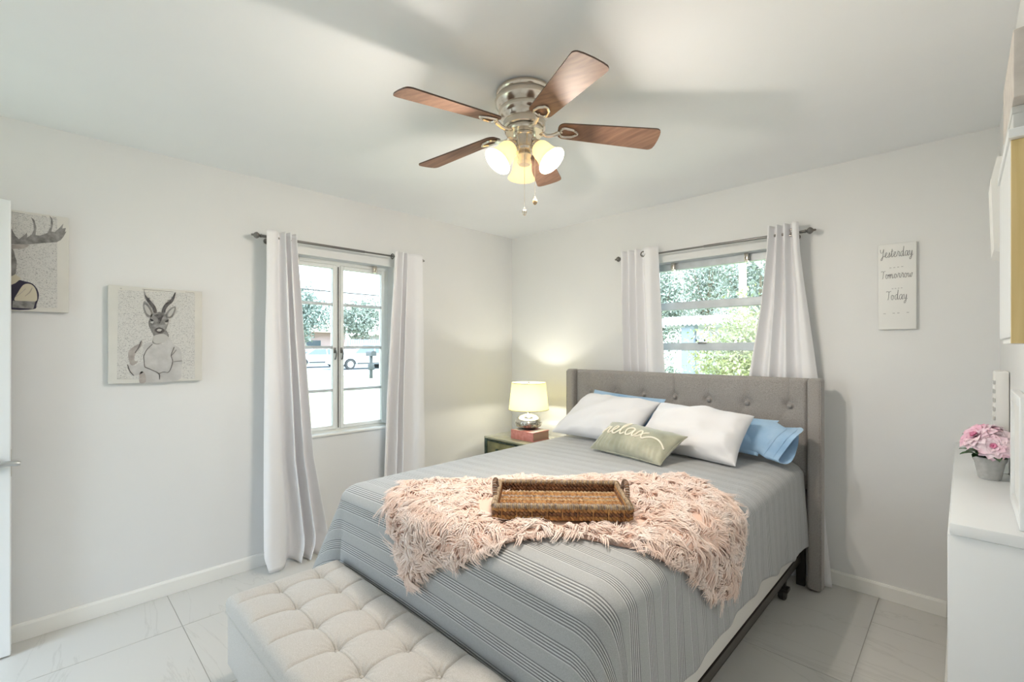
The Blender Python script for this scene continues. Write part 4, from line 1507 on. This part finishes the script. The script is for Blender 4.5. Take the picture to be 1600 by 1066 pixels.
art_poly(m, cv, [(488, 500), (510, 560), (500, 625), (560, 640), (650, 578), (625, 510), (560, 480)], 4, 1)
art_poly(m, cv, [(500, 600), (520, 560), (600, 545), (650, 580), (590, 625), (530, 632)], 5, 3)
art_poly(m, cv, [(495, 365), (550, 345), (610, 355), (640, 400), (650, 430), (636, 480), (610, 530), (560, 548), (515, 535), (475, 490), (465, 440), (478, 400)], 6, 1)
art_poly(m, cv, [(420, 250), (440, 250), (480, 300), (503, 355), (480, 395), (445, 380), (418, 310)], 6, 1)
art_poly(m, cv, [(715, 292), (718, 320), (690, 385), (650, 402), (622, 375), (645, 330), (690, 295)], 6, 1)
art_poly(m, cv, [(430, 275), (455, 295), (485, 345), (478, 375), (450, 355), (430, 310)], 7, 3)
art_poly(m, cv, [(703, 305), (700, 330), (675, 375), (650, 385), (645, 365), (665, 330)], 7, 3)
art_poly(m, cv, [(425, 130), (436, 185), (470, 225), (510, 270), (535, 310), (540, 348), (512, 350), (500, 310), (470, 270), (440, 225), (428, 180)], 7, 2)
art_poly(m, cv, [(716, 160), (710, 205), (690, 250), (650, 285), (625, 320), (615, 352), (585, 350), (592, 310), (620, 265), (665, 235), (692, 195)], 7, 2)
art_line(m, cv, [(450, 212), (478, 220)], .002, 7, 2); art_line(m, cv, [(640, 240), (668, 232)], .002, 7, 2)
art_poly(m, cv, [(520, 505), (560, 485), (605, 500), (608, 525), (580, 540), (535, 532)], 8, 2)
art_poly(m, cv, [(540, 510), (560, 498), (585, 505), (575, 520), (550, 520)], 9, 3)
art_poly(m, cv, [(475, 405), (500, 412), (510, 428), (490, 428)], 8, 8); art_poly(m, cv, [(652, 412), (628, 420), (615, 435), (640, 436)], 8, 8)
art_poly(m, cv, [(480, 435), (510, 430), (500, 450)], 8, 3); art_poly(m, cv, [(645, 440), (615, 440), (628, 458)], 8, 3)
art_poly(m, cv, [(515, 375), (545, 365), (600, 375), (590, 400), (565, 450), (545, 400)], 8, 2)
build('printed_picture', m, ART, root, smooth=False)

root, cv = canvas('canvas print of an antlered moose figure half hidden by the door', -3.545, -3.133, 1.545, 2.010, ((-520, -40), (640, 132), (640, 997), (-520, 1000)))
m = MB()
ymid = cv(60, 500)[0]
art_poly(m, cv, [(-420, -10), (525, 140), (525, 958), (-420, 965)], 0, 0, False)
for mir in (None, ymid):
    art_poly(m, cv, [(60, 375), (60, 230), (105, 235), (140, 300), (170, 330), (225, 285), (240, 268), (245, 290), (240, 315), (285, 285), (305, 240), (300, 180), (280, 125), (310, 150), (328, 220), (320, 290), (360, 295), (430, 270), (462, 215), (465, 150), (450, 110), (478, 135), (485, 190), (470, 255), (500, 262), (545, 225), (585, 185), (575, 230), (610, 225), (600, 262), (616, 255), (590, 300), (560, 335), (520, 355), (400, 362), (250, 378), (140, 378)], 3, 1, False, mir)
    art_poly(m, cv, [(60, 385), (180, 380), (262, 382), (215, 415), (130, 420), (60, 420)], 3, 5, True, mir)
    art_poly(m, cv, [(60, 420), (118, 430), (135, 490), (150, 540), (145, 620), (135, 660), (60, 665)], 3, 1, True, mir)
    art_poly(m, cv, [(60, 660), (140, 660), (190, 695), (140, 740), (60, 780)], 2, 7, False, mir)
    art_poly(m, cv, [(60, 760), (110, 735), (170, 712), (215, 720), (290, 740), (335, 790), (352, 850), (330, 930), (300, 978), (60, 972)], 1, 6, True, mir)
    art_poly(m, cv, [(130, 900), (160, 830), (210, 755), (270, 745), (315, 780), (335, 850), (320, 905), (210, 905)], 2, 7, True, mir)
    art_poly(m, cv, [(115, 905), (320, 905), (300, 975), (110, 970)], 3, 1, False, mir)
    for q in ([(140, 870), (190, 830), (230, 790)], [(225, 860), (270, 820), (290, 780)]):
        art_line(m, cv, q, .0014, 4, 5, mir)
for (xa, ya, xb, yb) in ((105, 75, 225, 95), (380, 113, 420, 118), (480, 125, 520, 133)):
    k = int((xb - xa) / 16) + 1
    for i in range(k):
        f = i / k
        art_line(m, cv, [(xa + (xb - xa) * f, ya + (yb - ya) * f), (xa + (xb - xa) * f + 10, ya + (yb - ya) * f + 2)], .0011, 1, 2)
art_line(m, cv, [(360, 780), (525, 785)], .0014, 1, 3)
build('printed_picture', m, ART, root, smooth=False)

# ------------------------------------------------------------------ lettered sign on the back wall
sx0, sx1, sz0, sz1 = 2.827, 2.985, 1.473, 1.934
sg_ = empty('wall_sign', ((sx0 + sx1) / 2, -.002, (sz0 + sz1) / 2))
tag(sg_, 'narrow white wooden sign lettered Yesterday Tomorrow Today', 'sign')
build('board', MB().rbox((sx0, -.022, sz0), (sx1, -.003, sz1), .003), 'whitematte', sg_)
m = MB()
for (word, xa, xb, zb, hh) in (('Yesterday', 2.836, 2.972, 1.862, .050), ('Tomorrow', 2.840, 2.970, 1.748, .044), ('Today', 2.862, 2.950, 1.632, .050)):
    ss, wd = strokes(word, .01)
    m = MB()
    for s_ in ss:
        c = catmull([(xa + (a / wd) * (xb - xa), -.0226, zb + b * hh) for a, b in s_], 5)
        m.tube(c, .00085, 5)
    build('script_lettering', m, 'inkdark', sg_)
for (xa, xb, zc, n_) in ((2.875, 2.940, 1.803, 4), (2.885, 2.935, 1.690, 4), (2.850, 2.965, 1.557, 6)):
    m = MB()
    for i in range(n_):
        a = xa + (xb - xa) * i / n_
        if i in (1, 4) and n_ > 5:
            build('dash_row', m, 'inkgrey', sg_, smooth=False); m = MB()
        else:
            m.box((a, -.0227, zc + .0005 * i), (a + (xb - xa) / n_ * .5, -.0221, zc + .003 + .0005 * i))
    build('dash_row', m, 'inkgrey', sg_, smooth=False)

# ------------------------------------------------------------------ ledge and things along the right wall
LZT = .900
lg = empty('wall_ledge', (3.2, -.75, 0))
tag(lg, 'low white built-in ledge along the right wall under the flower pot', 'ledge')
build('ledge_top', MB().rbox((3.133, -1.505, .868), (3.284, -.001, LZT), .004), 'whitepaint', lg)
build('ledge_body', MB().rbox((3.129, -1.500, .002), (3.284, -.001, .8675), .003), 'whitepaint', lg)
build('ledge_skirting', MB().rbox((3.108, -1.48, .002), (3.1288, -.014, .082), .003), 'trim', lg)

# flower pot
PX, PY = 3.228, -.83
pot = empty('flower_pot', (PX, PY, LZT))
tag(pot, 'small grey pot of pink artificial dahlias on the white ledge', 'flower pot')
build('pot', MB().lathe([(.028, .0005), (.030, .004), (.040, .060), (.0445, .068), (.0465, .080), (.043, .081), (.040, .070), (.02, .066)], (PX, PY, LZT), 40), 'greypot', pot)


def petal_mesh(m, c, az, tilt, ln, wd_, mi, cup=.25):
    d = V((math.cos(az), math.sin(az), 0)); s_ = V((-math.sin(az), math.cos(az), 0))
    ax_ = d * math.cos(tilt) + V((0, 0, 1)) * math.sin(tilt)
    up = V((0, 0, 1)) * math.cos(tilt) - d * math.sin(tilt)
    P = np.empty((7, 5, 3))
    for i in range(7):
        t_ = i / 6
        w_ = wd_ * (math.sin(PI * min(1, t_ * .93 + .07)) ** .7)
        for j in range(5):
            q = (j - 2) / 2
            p = V(c) + ax_ * ln * t_ + s_ * w_ * q + up * (cup * wd_ * (q * q) * 1.2 + .10 * ln * math.sin(t_ * PI) - .16 * ln * t_ ** 3)
            P[i, j] = p
    m.grid(P, mi)


blooms = [((3.196, -.855, LZT + .150), .060, 5), ((3.238, -.825, LZT + .140), .060, 9), ((3.214, -.79, LZT + .168), .058, 13), ((3.236, -.885, LZT + .126), .052, 17)]
bl_ax = [(-.55, -.50, .62), (.05, -.85, .55), (-.25, .05, 1), (-.05, -.90, .30)]
for (c, R_, sd_), bax in zip(blooms, bl_ax):
    rg = random.Random(sd_)
    m = MB()
    RM = V((0, 0, 1)).rotation_difference(V(bax).normalized()).to_matrix()
    for (nq, ti, f, mi) in ((11, -.02, 1.0, 0), (10, .22, .90, 0), (9, .48, .74, 0), (7, .85, .55, 0), (5, 1.2, .42, 1)):
        for i in range(nq):
            petal_mesh(m, (0, 0, 0), 2 * PI * i / nq + ti * 3 + rg.uniform(-.12, .12), ti + rg.uniform(-.1, .1), R_ * f * rg.uniform(.9, 1.08), R_ * .33 * (f * .6 + .4), mi, .12)
    m.v = [tuple(RM @ V(q) + V(c)) for q in m.v]
    # keep the blooms off the wall face
    m.v = [(min(x, RX - .004), y, z) for x, y, z in m.v]
    fl_ = build('bloom', m, ['petal', 'petalcore'], pot, angle=180)
    build('stem', MB().tube(catmull([(PX, PY, LZT + .067), ((PX + c[0]) / 2, (PY + c[1]) / 2, LZT + .10), (c[0], c[1], c[2] - .004)], 5), .0025, 6), 'leafgreen', fl_)
for i in range(15):
    az = 2 * PI * i / 15 + .3 * math.sin(i * 5)
    m = MB()
    petal_mesh(m, (PX + .02 * math.cos(az), PY + .02 * math.sin(az), LZT + .078), az, .30 + .25 * math.sin(i * 3.1), .070 + .012 * math.sin(i * 2.3), .017, 0, .15)
    m.v = [(min(x, RX - .004), y, z) for x, y, z in m.v]
    build('leaf', m, 'leafgreen', pot, angle=180)

# white upright slatted box behind the flowers
m = MB().rbox((3.243, -.70, LZT + .0005), (3.2835, -.56, 1.285), .006)
bx_o = build('slatted_box', m, 'whitematte')
tag(bx_o, 'tall slim white box with notched edge standing behind the flowers', 'box')
m = MB()
for i in range(6):
    m.rbox((3.240, -.702, 1.235 - i * .034), (3.2475, -.67, 1.250 - i * .034), .002)
build('notch', m, 'inkpale', bx_o)
# white picture frame leaning against the right wall in front of the pot
fr_ = empty('picture_frame', (3.27, -1.17, LZT))
tag(fr_, 'white picture frame leaning on the right wall above the ledge', 'picture frame')
m = MB()
fy0, fy1, fz0, fz1 = -1.46, -1.12, LZT + .0005, 1.245
for (a, b_, c, d) in ((fy0, fy0 + .03, fz0, fz1), (fy1 - .03, fy1, fz0, fz1), (fy0 + .0302, fy1 - .0302, fz0, fz0 + .03), (fy0 + .0302, fy1 - .0302, fz1 - .03, fz1)):
    m.rbox((3.264, a, c), (3.2835, b_, d), .003)
build('moulding', m, 'whitepaint', fr_)
build('white_mount', MB().box((3.272, fy0 + .031, fz0 + .031), (3.280, fy1 - .031, fz1 - .031)), 'whitematte', fr_, smooth=False)

# wall cabinet with a birch side, boxes on its top
wc = empty('wall_cabinet', (3.257, -1.62, 1.38))
tag(wc, 'white fronted wall cabinet with yellow birch side panel', 'cabinet')
build('birch_side', MB().rbox((3.231, -1.815, 1.383), (3.284, -1.800, 1.806), .001), 'birch', wc, smooth=False)
build('cabinet_body', MB().rbox((3.236, -1.7995, 1.383), (3.284, -1.440, 1.806), .002), 'whitematte', wc, smooth=False)
build('cabinet_door', MB().rbox((3.2295, -1.812, 1.396), (3.2355, -1.440, 1.806), .002), 'whitepaint', wc, smooth=False)
build('cabinet_top', MB().rbox((3.226, -1.83, 1.8065), (3.284, -1.43, 1.826), .002), 'whitepaint', wc, smooth=False)
tag(build('keepsake_box', MB().rbox((3.234, -1.80, 1.8265), (3.283, -1.52, 1.878), .004).rbox((3.232, -1.803, 1.864), (3.2838, -1.517, 1.880), .003), 'inkpale'), 'flat grey box lying on top of the wall cabinet', 'box')
tag(build('keepsake_box', MB().rbox((3.232, -1.85, 1.8805), (3.283, -1.53, 2.02), .004), M.setdefault('beigebox', noise_col(mat('beige_box', (.56, .52, .48), .7), (.52, .48, .45), (.60, .56, .52), 30))), 'taller beige box stacked on the flat grey box near the ceiling', 'box')
m = MB()
P0 = [(3.224, -1.28, 1.66), (3.224, -1.10, 1.66), (3.284, -1.10, 1.62), (3.284, -1.28, 1.62), (3.218, -1.28, 1.87), (3.218, -1.10, 1.87), (3.230, -1.10, 1.93), (3.230, -1.28, 1.93), (3.284, -1.10, 1.93), (3.284, -1.28, 1.93)]
m.add(P0, [(0, 1, 5, 4), (4, 5, 6, 7), (7, 6, 8, 9), (3, 2, 1, 0), (0, 4, 7, 9, 3), (1, 2, 8, 6, 5)])
tag(build('wall_shelf_box', m, 'whitematte', smooth=False), 'white slope-fronted wall box beyond the birch cabinet', 'wall box')

# ------------------------------------------------------------------ outside
M['grass'] = noise_col(mat('sunny_lawn', (.42, .44, .22), .9), (.22, .25, .14), (.36, .35, .23), 1.6, 8, bump=.3, bdist=.05)
M['asphalt'] = mat('pale_asphalt', (.20, .21, .23), .9)
M['concrete'] = mat('pale_concrete', (.42, .41, .39), .9)
M['carwhite'] = mat('white_car_paint', (.52, .54, .57), .25, coat=.6)
M['carglass'] = mat('car_glass', (.12, .15, .18), .08)
M['tyre'] = mat('tyre_rubber', (.05, .05, .05), .8)
M['alloy'] = mat('alloy_wheel', (.5, .5, .52), .35, .8)
M['leaf_a'] = noise_col(mat('tree_leaf', (.24, .34, .16), .6), (.19, .22, .18), (.40, .44, .38), 2.2, 3)
M['leaf_b'] = noise_col(mat('hazy_leaf', (.30, .38, .30), .7), (.18, .23, .20), (.36, .42, .38), 1.4, 3)
M['leaf_y'] = noise_col(mat('yellow_green_leaf', (.46, .46, .16), .6), (.22, .26, .11), (.50, .47, .26), 2.6, 3)
M['bark'] = noise_col(mat('tree_bark', (.24, .19, .15), .9), (.17, .13, .10), (.32, .27, .21), 12)
M['pinkwall'] = mat('pink_stucco', (.58, .42, .42), .9)
M['bluewall'] = mat('blue_grey_boards', (.28, .32, .40), .8)
M['whitewall'] = mat('white_stucco', (.50, .50, .51), .8)
M['roofred'] = mat('pale_roof', (.55, .46, .42), .8)
M['mailbox'] = mat('dark_mailbox_paint', (.05, .055, .06), .5)

GZ_ = -.06
struct('ground', MB().box((-90, -60, GZ_ - .3), (-T, 90, GZ_)).box((-T, T, GZ_ - .3), (60, 90, GZ_)).box((-T, -60, GZ_ - .3), (60, FY - T, GZ_)).box((RX + T, FY - T, GZ_ - .3), (60, T, GZ_)), 'grass', smooth=False)
struct('trim_1', MB().box((-23.4, -60, GZ_ - .05), (-19.2, 90, GZ_ + .02)), 'concrete', smooth=False)
struct('trim_2', MB().box((-33.5, -60, GZ_ - .05), (-23.4, 90, GZ_ + .01)), 'asphalt', smooth=False)


def car(label, x, y, suv):
    root = empty('car', (x, y, GZ_))
    tag(root, label, 'car')
    Ln = 4.6; W = 1.8; z0 = GZ_
    hb_ = 1.02 if suv else .90
    rf = 1.72 if suv else 1.45
    body = [(0, .38), (.05, .72), (.25, hb_ - .10), (1.15, hb_), (3.9, hb_ + .03), (Ln - .08, hb_ - .02), (Ln, .60), (Ln - .04, .36), (4.18, .30)]
    for c in (3.72, .88):
        body += [(c + .42 * math.cos(q), .32 + .42 * math.sin(q)) for q in np.linspace(.05, PI - .05, 9)]
    body += [(.3, .30)]
    y_ = y
    m = MB().prism(body, lambda a, b, d: (x + d, y_ + a, z0 + b), -W / 2, W / 2)
    build('body', m, 'carwhite', root, angle=30)
    cab = [(1.0, hb_ - .01), (1.75, rf - .06), (2.3, rf), (3.6, rf - .02), (4.25 if suv else 3.9, rf - .20 if suv else rf - .16), (4.45, hb_ + .02)]
    m = MB()
    n = len(cab)
    vs = [(x + s_ * (W / 2 - .03 - .16 * (b - hb_) / (rf - hb_)), y_ + a, z0 + b) for s_ in (-1, 1) for a, b in cab]
    m.add(vs, [tuple(range(n)), tuple(reversed(range(n, 2 * n)))] + [(i, i + n, (i + 1) % n + n, (i + 1) % n) for i in range(n)])
    cb = build('cabin', m, 'carwhite', root, angle=20)
    for (a0, a1, a2, a3) in ((1.22, 1.82, 2.62, 2.62), (2.70, 2.70, 3.55, 3.62)):
        for s_ in (-1, 1):
            lo, hi = hb_ + .05, rf - .12
            fx = lambda b: x + s_ * (W / 2 - .022 - .16 * (b - hb_) / (rf - hb_))
            build('side_window', MB().add([(fx(lo), y_ + a0, z0 + lo), (fx(hi), y_ + a1, z0 + hi), (fx(hi), y_ + a2, z0 + hi), (fx(lo), y_ + a3, z0 + lo)], [(0, 1, 2, 3)]), 'carglass', cb, smooth=False)
    build('windscreen', MB().add([(x - .72, y_ + 1.10, z0 + hb_ + .07), (x + .72, y_ + 1.10, z0 + hb_ + .07), (x + .62, y_ + 1.66, z0 + rf - .13), (x - .62, y_ + 1.66, z0 + rf - .13)], [(0, 1, 2, 3)]), 'carglass', cb, smooth=False)
    for c in (.88, 3.72):
        for s_ in (-1, 1):
            wh = build('wheel', MB().lathe([(.20, 0), (.33, .01), (.345, .05), (.345, .17), (.33, .20), (.2, .21)], (x + s_ * (W / 2 - .10) - .105, y_ + c, z0 + .345), 28, axis=(1, 0, 0)), 'tyre', root)
            m = MB().lathe([(.05, 0), (.21, .004), (.215, .02)], (x + s_ * (W / 2 + .012), y_ + c, z0 + .345), 20, axis=(-s_, 0, 0))
            build('hubcap', m, 'alloy', wh)
    build('bumper_strip', MB().rbox((x + W / 2 - .02, y_ + 1.35, z0 + .36), (x + W / 2 + .01, y_ + 3.25, z0 + .44), .01), 'tyre', root)
    return root


car('white tall car parked across the road behind the mailbox', -26.2, 9.95, True)
car('low white car parked further back at the left of the road', -30.6, 8.6, False)

mbx = empty('mailbox', (-16.7, 7.6, GZ_))
tag(mbx, 'dark mailbox on a post at the edge of the lawn', 'mailbox')
build('post', MB().rbox((-16.76, 7.54, GZ_), (-16.64, 7.66, .98), .01).rbox((-16.80, 7.48, .34), (-16.60, 7.72, .62), .02), 'mailbox', mbx)
m = MB().prism([(-.13, 0), (.13, 0)] + [(.13 * math.cos(q), .14 + .11 * math.sin(q)) for q in np.linspace(0, PI, 9)], lambda a, b, d: (-16.7 + d, 7.6 + a, .985 + b), -.26, .26)
build('letter_box', m, 'mailbox', mbx)


def foliage(m, c, R_, n, size, seed, mi=0, hollow=.35):
    rg = np.random.default_rng(seed)
    c = np.array(c); R_ = np.array(R_)
    # a crown is a handful of overlapping leafy clumps
    k = max(5, int(n / 260))
    cc = rg.normal(0, 1, (k, 3)); cc /= np.linalg.norm(cc, axis=1)[:, None]; cc *= (rg.random(k)[:, None] ** .5) * .66
    w_ = rg.integers(0, k, n)
    d = rg.normal(0, 1, (n, 3)); d /= np.linalg.norm(d, axis=1)[:, None]
    p = c + (cc[w_] + d * (hollow + (1 - hollow) * rg.random(n)[:, None]) * .48) * R_
    u = rg.normal(0, 1, (n, 3)); u /= np.linalg.norm(u, axis=1)[:, None]
    v = np.cross(u, rg.normal(0, 1, (n, 3))); v /= np.linalg.norm(v, axis=1)[:, None] + 1e-9
    s_ = size * (.6 + .8 * rg.random(n))[:, None]
    q = np.stack([p - u * s_, p - v * s_ * .45, p + u * s_, p + v * s_ * .45], 1).reshape(-1, 3)
    o = len(m.v)
    m.v.extend(map(tuple, q.tolist()))
    m.f.extend([(o + 4 * i, o + 4 * i + 1, o + 4 * i + 2, o + 4 * i + 3) for i in range(n)])
    m.m.extend([mi] * n)


def tree(name, label, x, y, h, r_, n, size, leaf, seed, trunk=.16, group=None, zc=.62, squash=.42, cat='tree'):
    root = empty(name, (x, y, GZ_))
    tag(root, label, cat, group)
    rg = random.Random(seed)
    m = MB()
    if trunk:
        m.tube(catmull([(x, y, GZ_ - .1), (x + rg.uniform(-.1, .1), y + rg.uniform(-.1, .1), h * .25), (x + rg.uniform(-.2, .2), y + rg.uniform(-.2, .2), h * .55)], 5), [trunk * (1 - .04 * i) for i in range(11)], 8)
        for i in range(5):
            az = rg.uniform(0, 2 * PI)
            m.tube([(x, y, h * .4), (x + r_ * .3 * math.cos(az), y + r_ * .3 * math.sin(az), h * .6), (x + r_ * .6 * math.cos(az), y + r_ * .6 * math.sin(az), h * .75)], [trunk * .5, trunk * .3, trunk * .12], 6)
        build('trunk', m, 'bark', root)
    m = MB()
    foliage(m, (x, y, h * zc), (r_, r_, h * squash), n, size, seed)
    build('foliage', m, leaf, root, smooth=False)
    return root


def on(px, py, x=None, y=None):
    a = (px - 800) / 720
    th = math.radians(44.4)
    d = (-math.sin(th) + a * math.cos(th), math.cos(th) + a * math.sin(th))
    t_ = (x - CAM[0]) / d[0] if x is not None else (y - CAM[1]) / d[1]
    return (CAM[0] + d[0] * t_, CAM[1] + d[1] * t_)


# across the road, seen through the casement window
specs = [(-37.6, 12.4, 6.9, 2.6, 'b'), (-37.8, 18.2, 6.4, 2.7, 'a'), (-37.6, 24.2, 6.9, 2.7, 'b'), (-37.4, 6.6, 6.0, 2.5, 'a')]
tl = ['feathery tree over the pink house across the road', 'hazy tree between the pink house and the boarded fence', 'broad tree over the white house across the road', 'low tree at the left edge of the casement window view']
for i, (x, y, h, r_, k_) in enumerate(specs):
    tree('street_tree', tl[i], x, y, h, r_, 5200, .15, 'leaf_b' if k_ == 'b' else 'leaf_a', 60 + i)
hs = empty('house', (-46, 12, GZ_))
tag(hs, 'pink stucco house across the road seen through the casement window', 'house')
build('wall', MB().box((-49, 9.0, GZ_), (-43, 19.0, 2.9)), 'pinkwall', hs, smooth=False)
build('roof', MB().prism([(8.4, 2.9), (19.6, 2.9), (17.5, 4.0), (10.5, 4.0)], lambda a, b, d: (d, a, b), -49.6, -42.4), 'roofred', hs, smooth=False)
for yy in (12.2, 15.0):
    build('window', MB().box((-43.01, yy, .9), (-42.94, yy + 1.4, 2.1)), 'carglass', hs, smooth=False)
fe = empty('board_fence', (-36, 18, GZ_))
tag(fe, 'blue grey board fence behind the parked cars', 'fence')
m = MB()
for i in range(26):
    m.box((-35.05, 15.2 + i * .21, GZ_), (-35.0, 15.2 + i * .21 + .19, 2.1))
build('boards', m, 'bluewall', fe, smooth=False)
build('fence_rail', MB().box((-35.12, 15.2, 1.7), (-35.05, 20.6, 1.8)).box((-35.12, 15.2, .3), (-35.05, 20.6, .4)), 'bluewall', fe, smooth=False)
h2 = empty('house', (-45, 26, GZ_))
tag(h2, 'white house with pale roof at the right of the casement window view', 'house')
build('wall', MB().box((-48, 22.0, GZ_), (-42, 31.0, 2.7)), 'whitewall', h2, smooth=False)
build('roof', MB().prism([(21.4, 2.7), (31.6, 2.7), (29.0, 4.2), (24.0, 4.2)], lambda a, b, d: (d, a, b), -48.6, -41.4), 'roofred', h2, smooth=False)
pts = [(-34.0, yy, 6.0 + .0012 * (yy - 15) ** 2) for yy in np.linspace(-20, 50, 30)]
tag(build('power_line', MB().tube(pts, .06, 5), 'darkgap'), 'thin dark power line crossing the sky over the street trees', 'power line')

# behind the house, seen through the awning window
cx, cy = on(1150, 540, y=4.6)
tree('garden_bush', 'yellow green flowering bush outside the awning window', cx + .05, cy, 2.45, 1.0, 7000, .034, 'leaf_y', 81, .03, zc=.5, squash=.50, cat='bush')
cx, cy = on(1046, 560, y=5.6)
tree('garden_bush', 'low green bush below the neighbour carport', cx - .25, cy, 1.3, .55, 900, .05, 'leaf_a', 82, .02, zc=.5, squash=.5, cat='bush')
for i, (px, yy, h, r_, lab) in enumerate(((1030, 11.0, 4.2, 1.35, 'dense green tree above the carport roof'), (1104, 14.4, 5.6, 1.75, 'dense dark tree in the middle of the awning window view'), (1186, 11.4, 4.5, 1.30, 'dense tree at the right of the awning window view'))):
    cx, cy = on(px, 450, y=yy)
    tree('garden_tree', lab, cx, cy, h, r_, 9000, .058, 'leaf_a', 90 + i, .12, zc=.64, squash=.42)
cx, cy = on(1160, 450, y=9.45)
tag(build('palm_trunk', MB().tube([(cx, cy, GZ_ - .05), (cx + .02, cy, 1.5), (cx, cy, 3.6)], [.12, .10, .09], 12), noise_col(mat('pale_yellow_bark', (.55, .50, .32), .9), (.48, .43, .26), (.62, .58, .40), 9)), 'pale yellowish trunk rising behind the bush', 'trunk')
cp = empty('carport', (-1.6, 7.4, GZ_))
tag(cp, 'white neighbour carport with scalloped roof edge and breeze block screen', 'carport')
xa = on(1036, 500, y=7.0)[0]; xb = on(1112, 500, y=7.0)[0] + .3
m = MB().box((xa, 6.95, 1.90), (xb, 9.2, 2.06))
n_ = 14
for i in range(n_):
    a = xa + (xb - xa) * (i + .5) / n_
    m.lathe([(.032, 0), (.032, .03)], (a, 6.95, 1.90), 12, axis=(0, -1, 0))
    m.lathe([(.030, 0), (.030, 2.2)], (a, 6.98, 2.06), 10, axis=(0, 1, 0))
build('scalloped_roof', m, 'whitewall', cp, smooth=False)
xc = on(1076, 540, y=7.2)[0]
build('column', MB().box((xc - .13, 7.1, GZ_), (xc + .16, 7.35, 1.90)), 'bluewall', cp, smooth=False)
# breeze-block screen: square blocks with a pierced cross
m = MB()
s_ = .20
bxa = xc + .17
for i in range(3):
    for j in range(9):
        ax, az = bxa + i * s_, GZ_ + j * s_
        m.box((ax, 7.2, az), (ax + s_, 7.29, az + .022)); m.box((ax, 7.2, az + s_ - .022), (ax + s_, 7.29, az + s_))
        m.box((ax, 7.2, az), (ax + .022, 7.29, az + s_)); m.box((ax + s_ - .022, 7.2, az), (ax + s_, 7.29, az + s_))
        ring = [(ax + s_ / 2 + .055 * math.cos(q), 7.245, az + s_ / 2 + .055 * math.sin(q)) for q in np.linspace(0, 2 * PI, 12, endpoint=False)]
        m.tube(ring, .014, 5, closed=True)
        for (u, v_) in ((1, 1), (1, -1), (-1, 1), (-1, -1)):
            m.tube([(ax + s_ / 2 + u * .04, 7.245, az + s_ / 2 + v_ * .04), (ax + s_ / 2 + u * .09, 7.245, az + s_ / 2 + v_ * .09)], .013, 5)
build('breeze_block_screen', m, 'whitewall', cp, smooth=False)
build('back_wall', MB().box((xa, 9.0, GZ_), (xb, 9.2, 1.90)), 'whitewall', cp, smooth=False)
# wrought scroll bracket under the roof
xs_ = on(1052, 525, y=7.1)[0]
sp_ = [(xs_ + .16 * (1 - q / 14) * math.cos(q), 7.1, 1.62 + .16 * (1 - q / 14) * math.sin(q)) for q in np.linspace(0, 11, 50)]
m = MB().tube(sp_, .016, 6)
m.tube([(xs_ - .3, 7.1, 1.86), (xs_ + .28, 7.1, 1.86)], .016, 6)
build('scroll_bracket', m, 'whitewall', cp)

# ------------------------------------------------------------------ shared groups of like things
GROUPS = {'curtain': 'white curtains at the two windows', 'curtain_rod': 'dark curtain rods', 'pillow': 'pillows against the headboard',
          'wall_canvas': 'animal canvas prints on the left wall', 'keepsake_box': 'boxes stacked on the wall cabinet', 'car': 'cars across the road',
          'street_tree': 'trees across the road', 'garden_tree': 'trees behind the house', 'garden_bush': 'bushes behind the house', 'house': 'houses across the road'}
for o in COL.objects:
    st_ = o.name.split('.')[0]
    if o.parent is None and st_ in GROUPS and 'label' in o:
        o['group'] = GROUPS[st_]
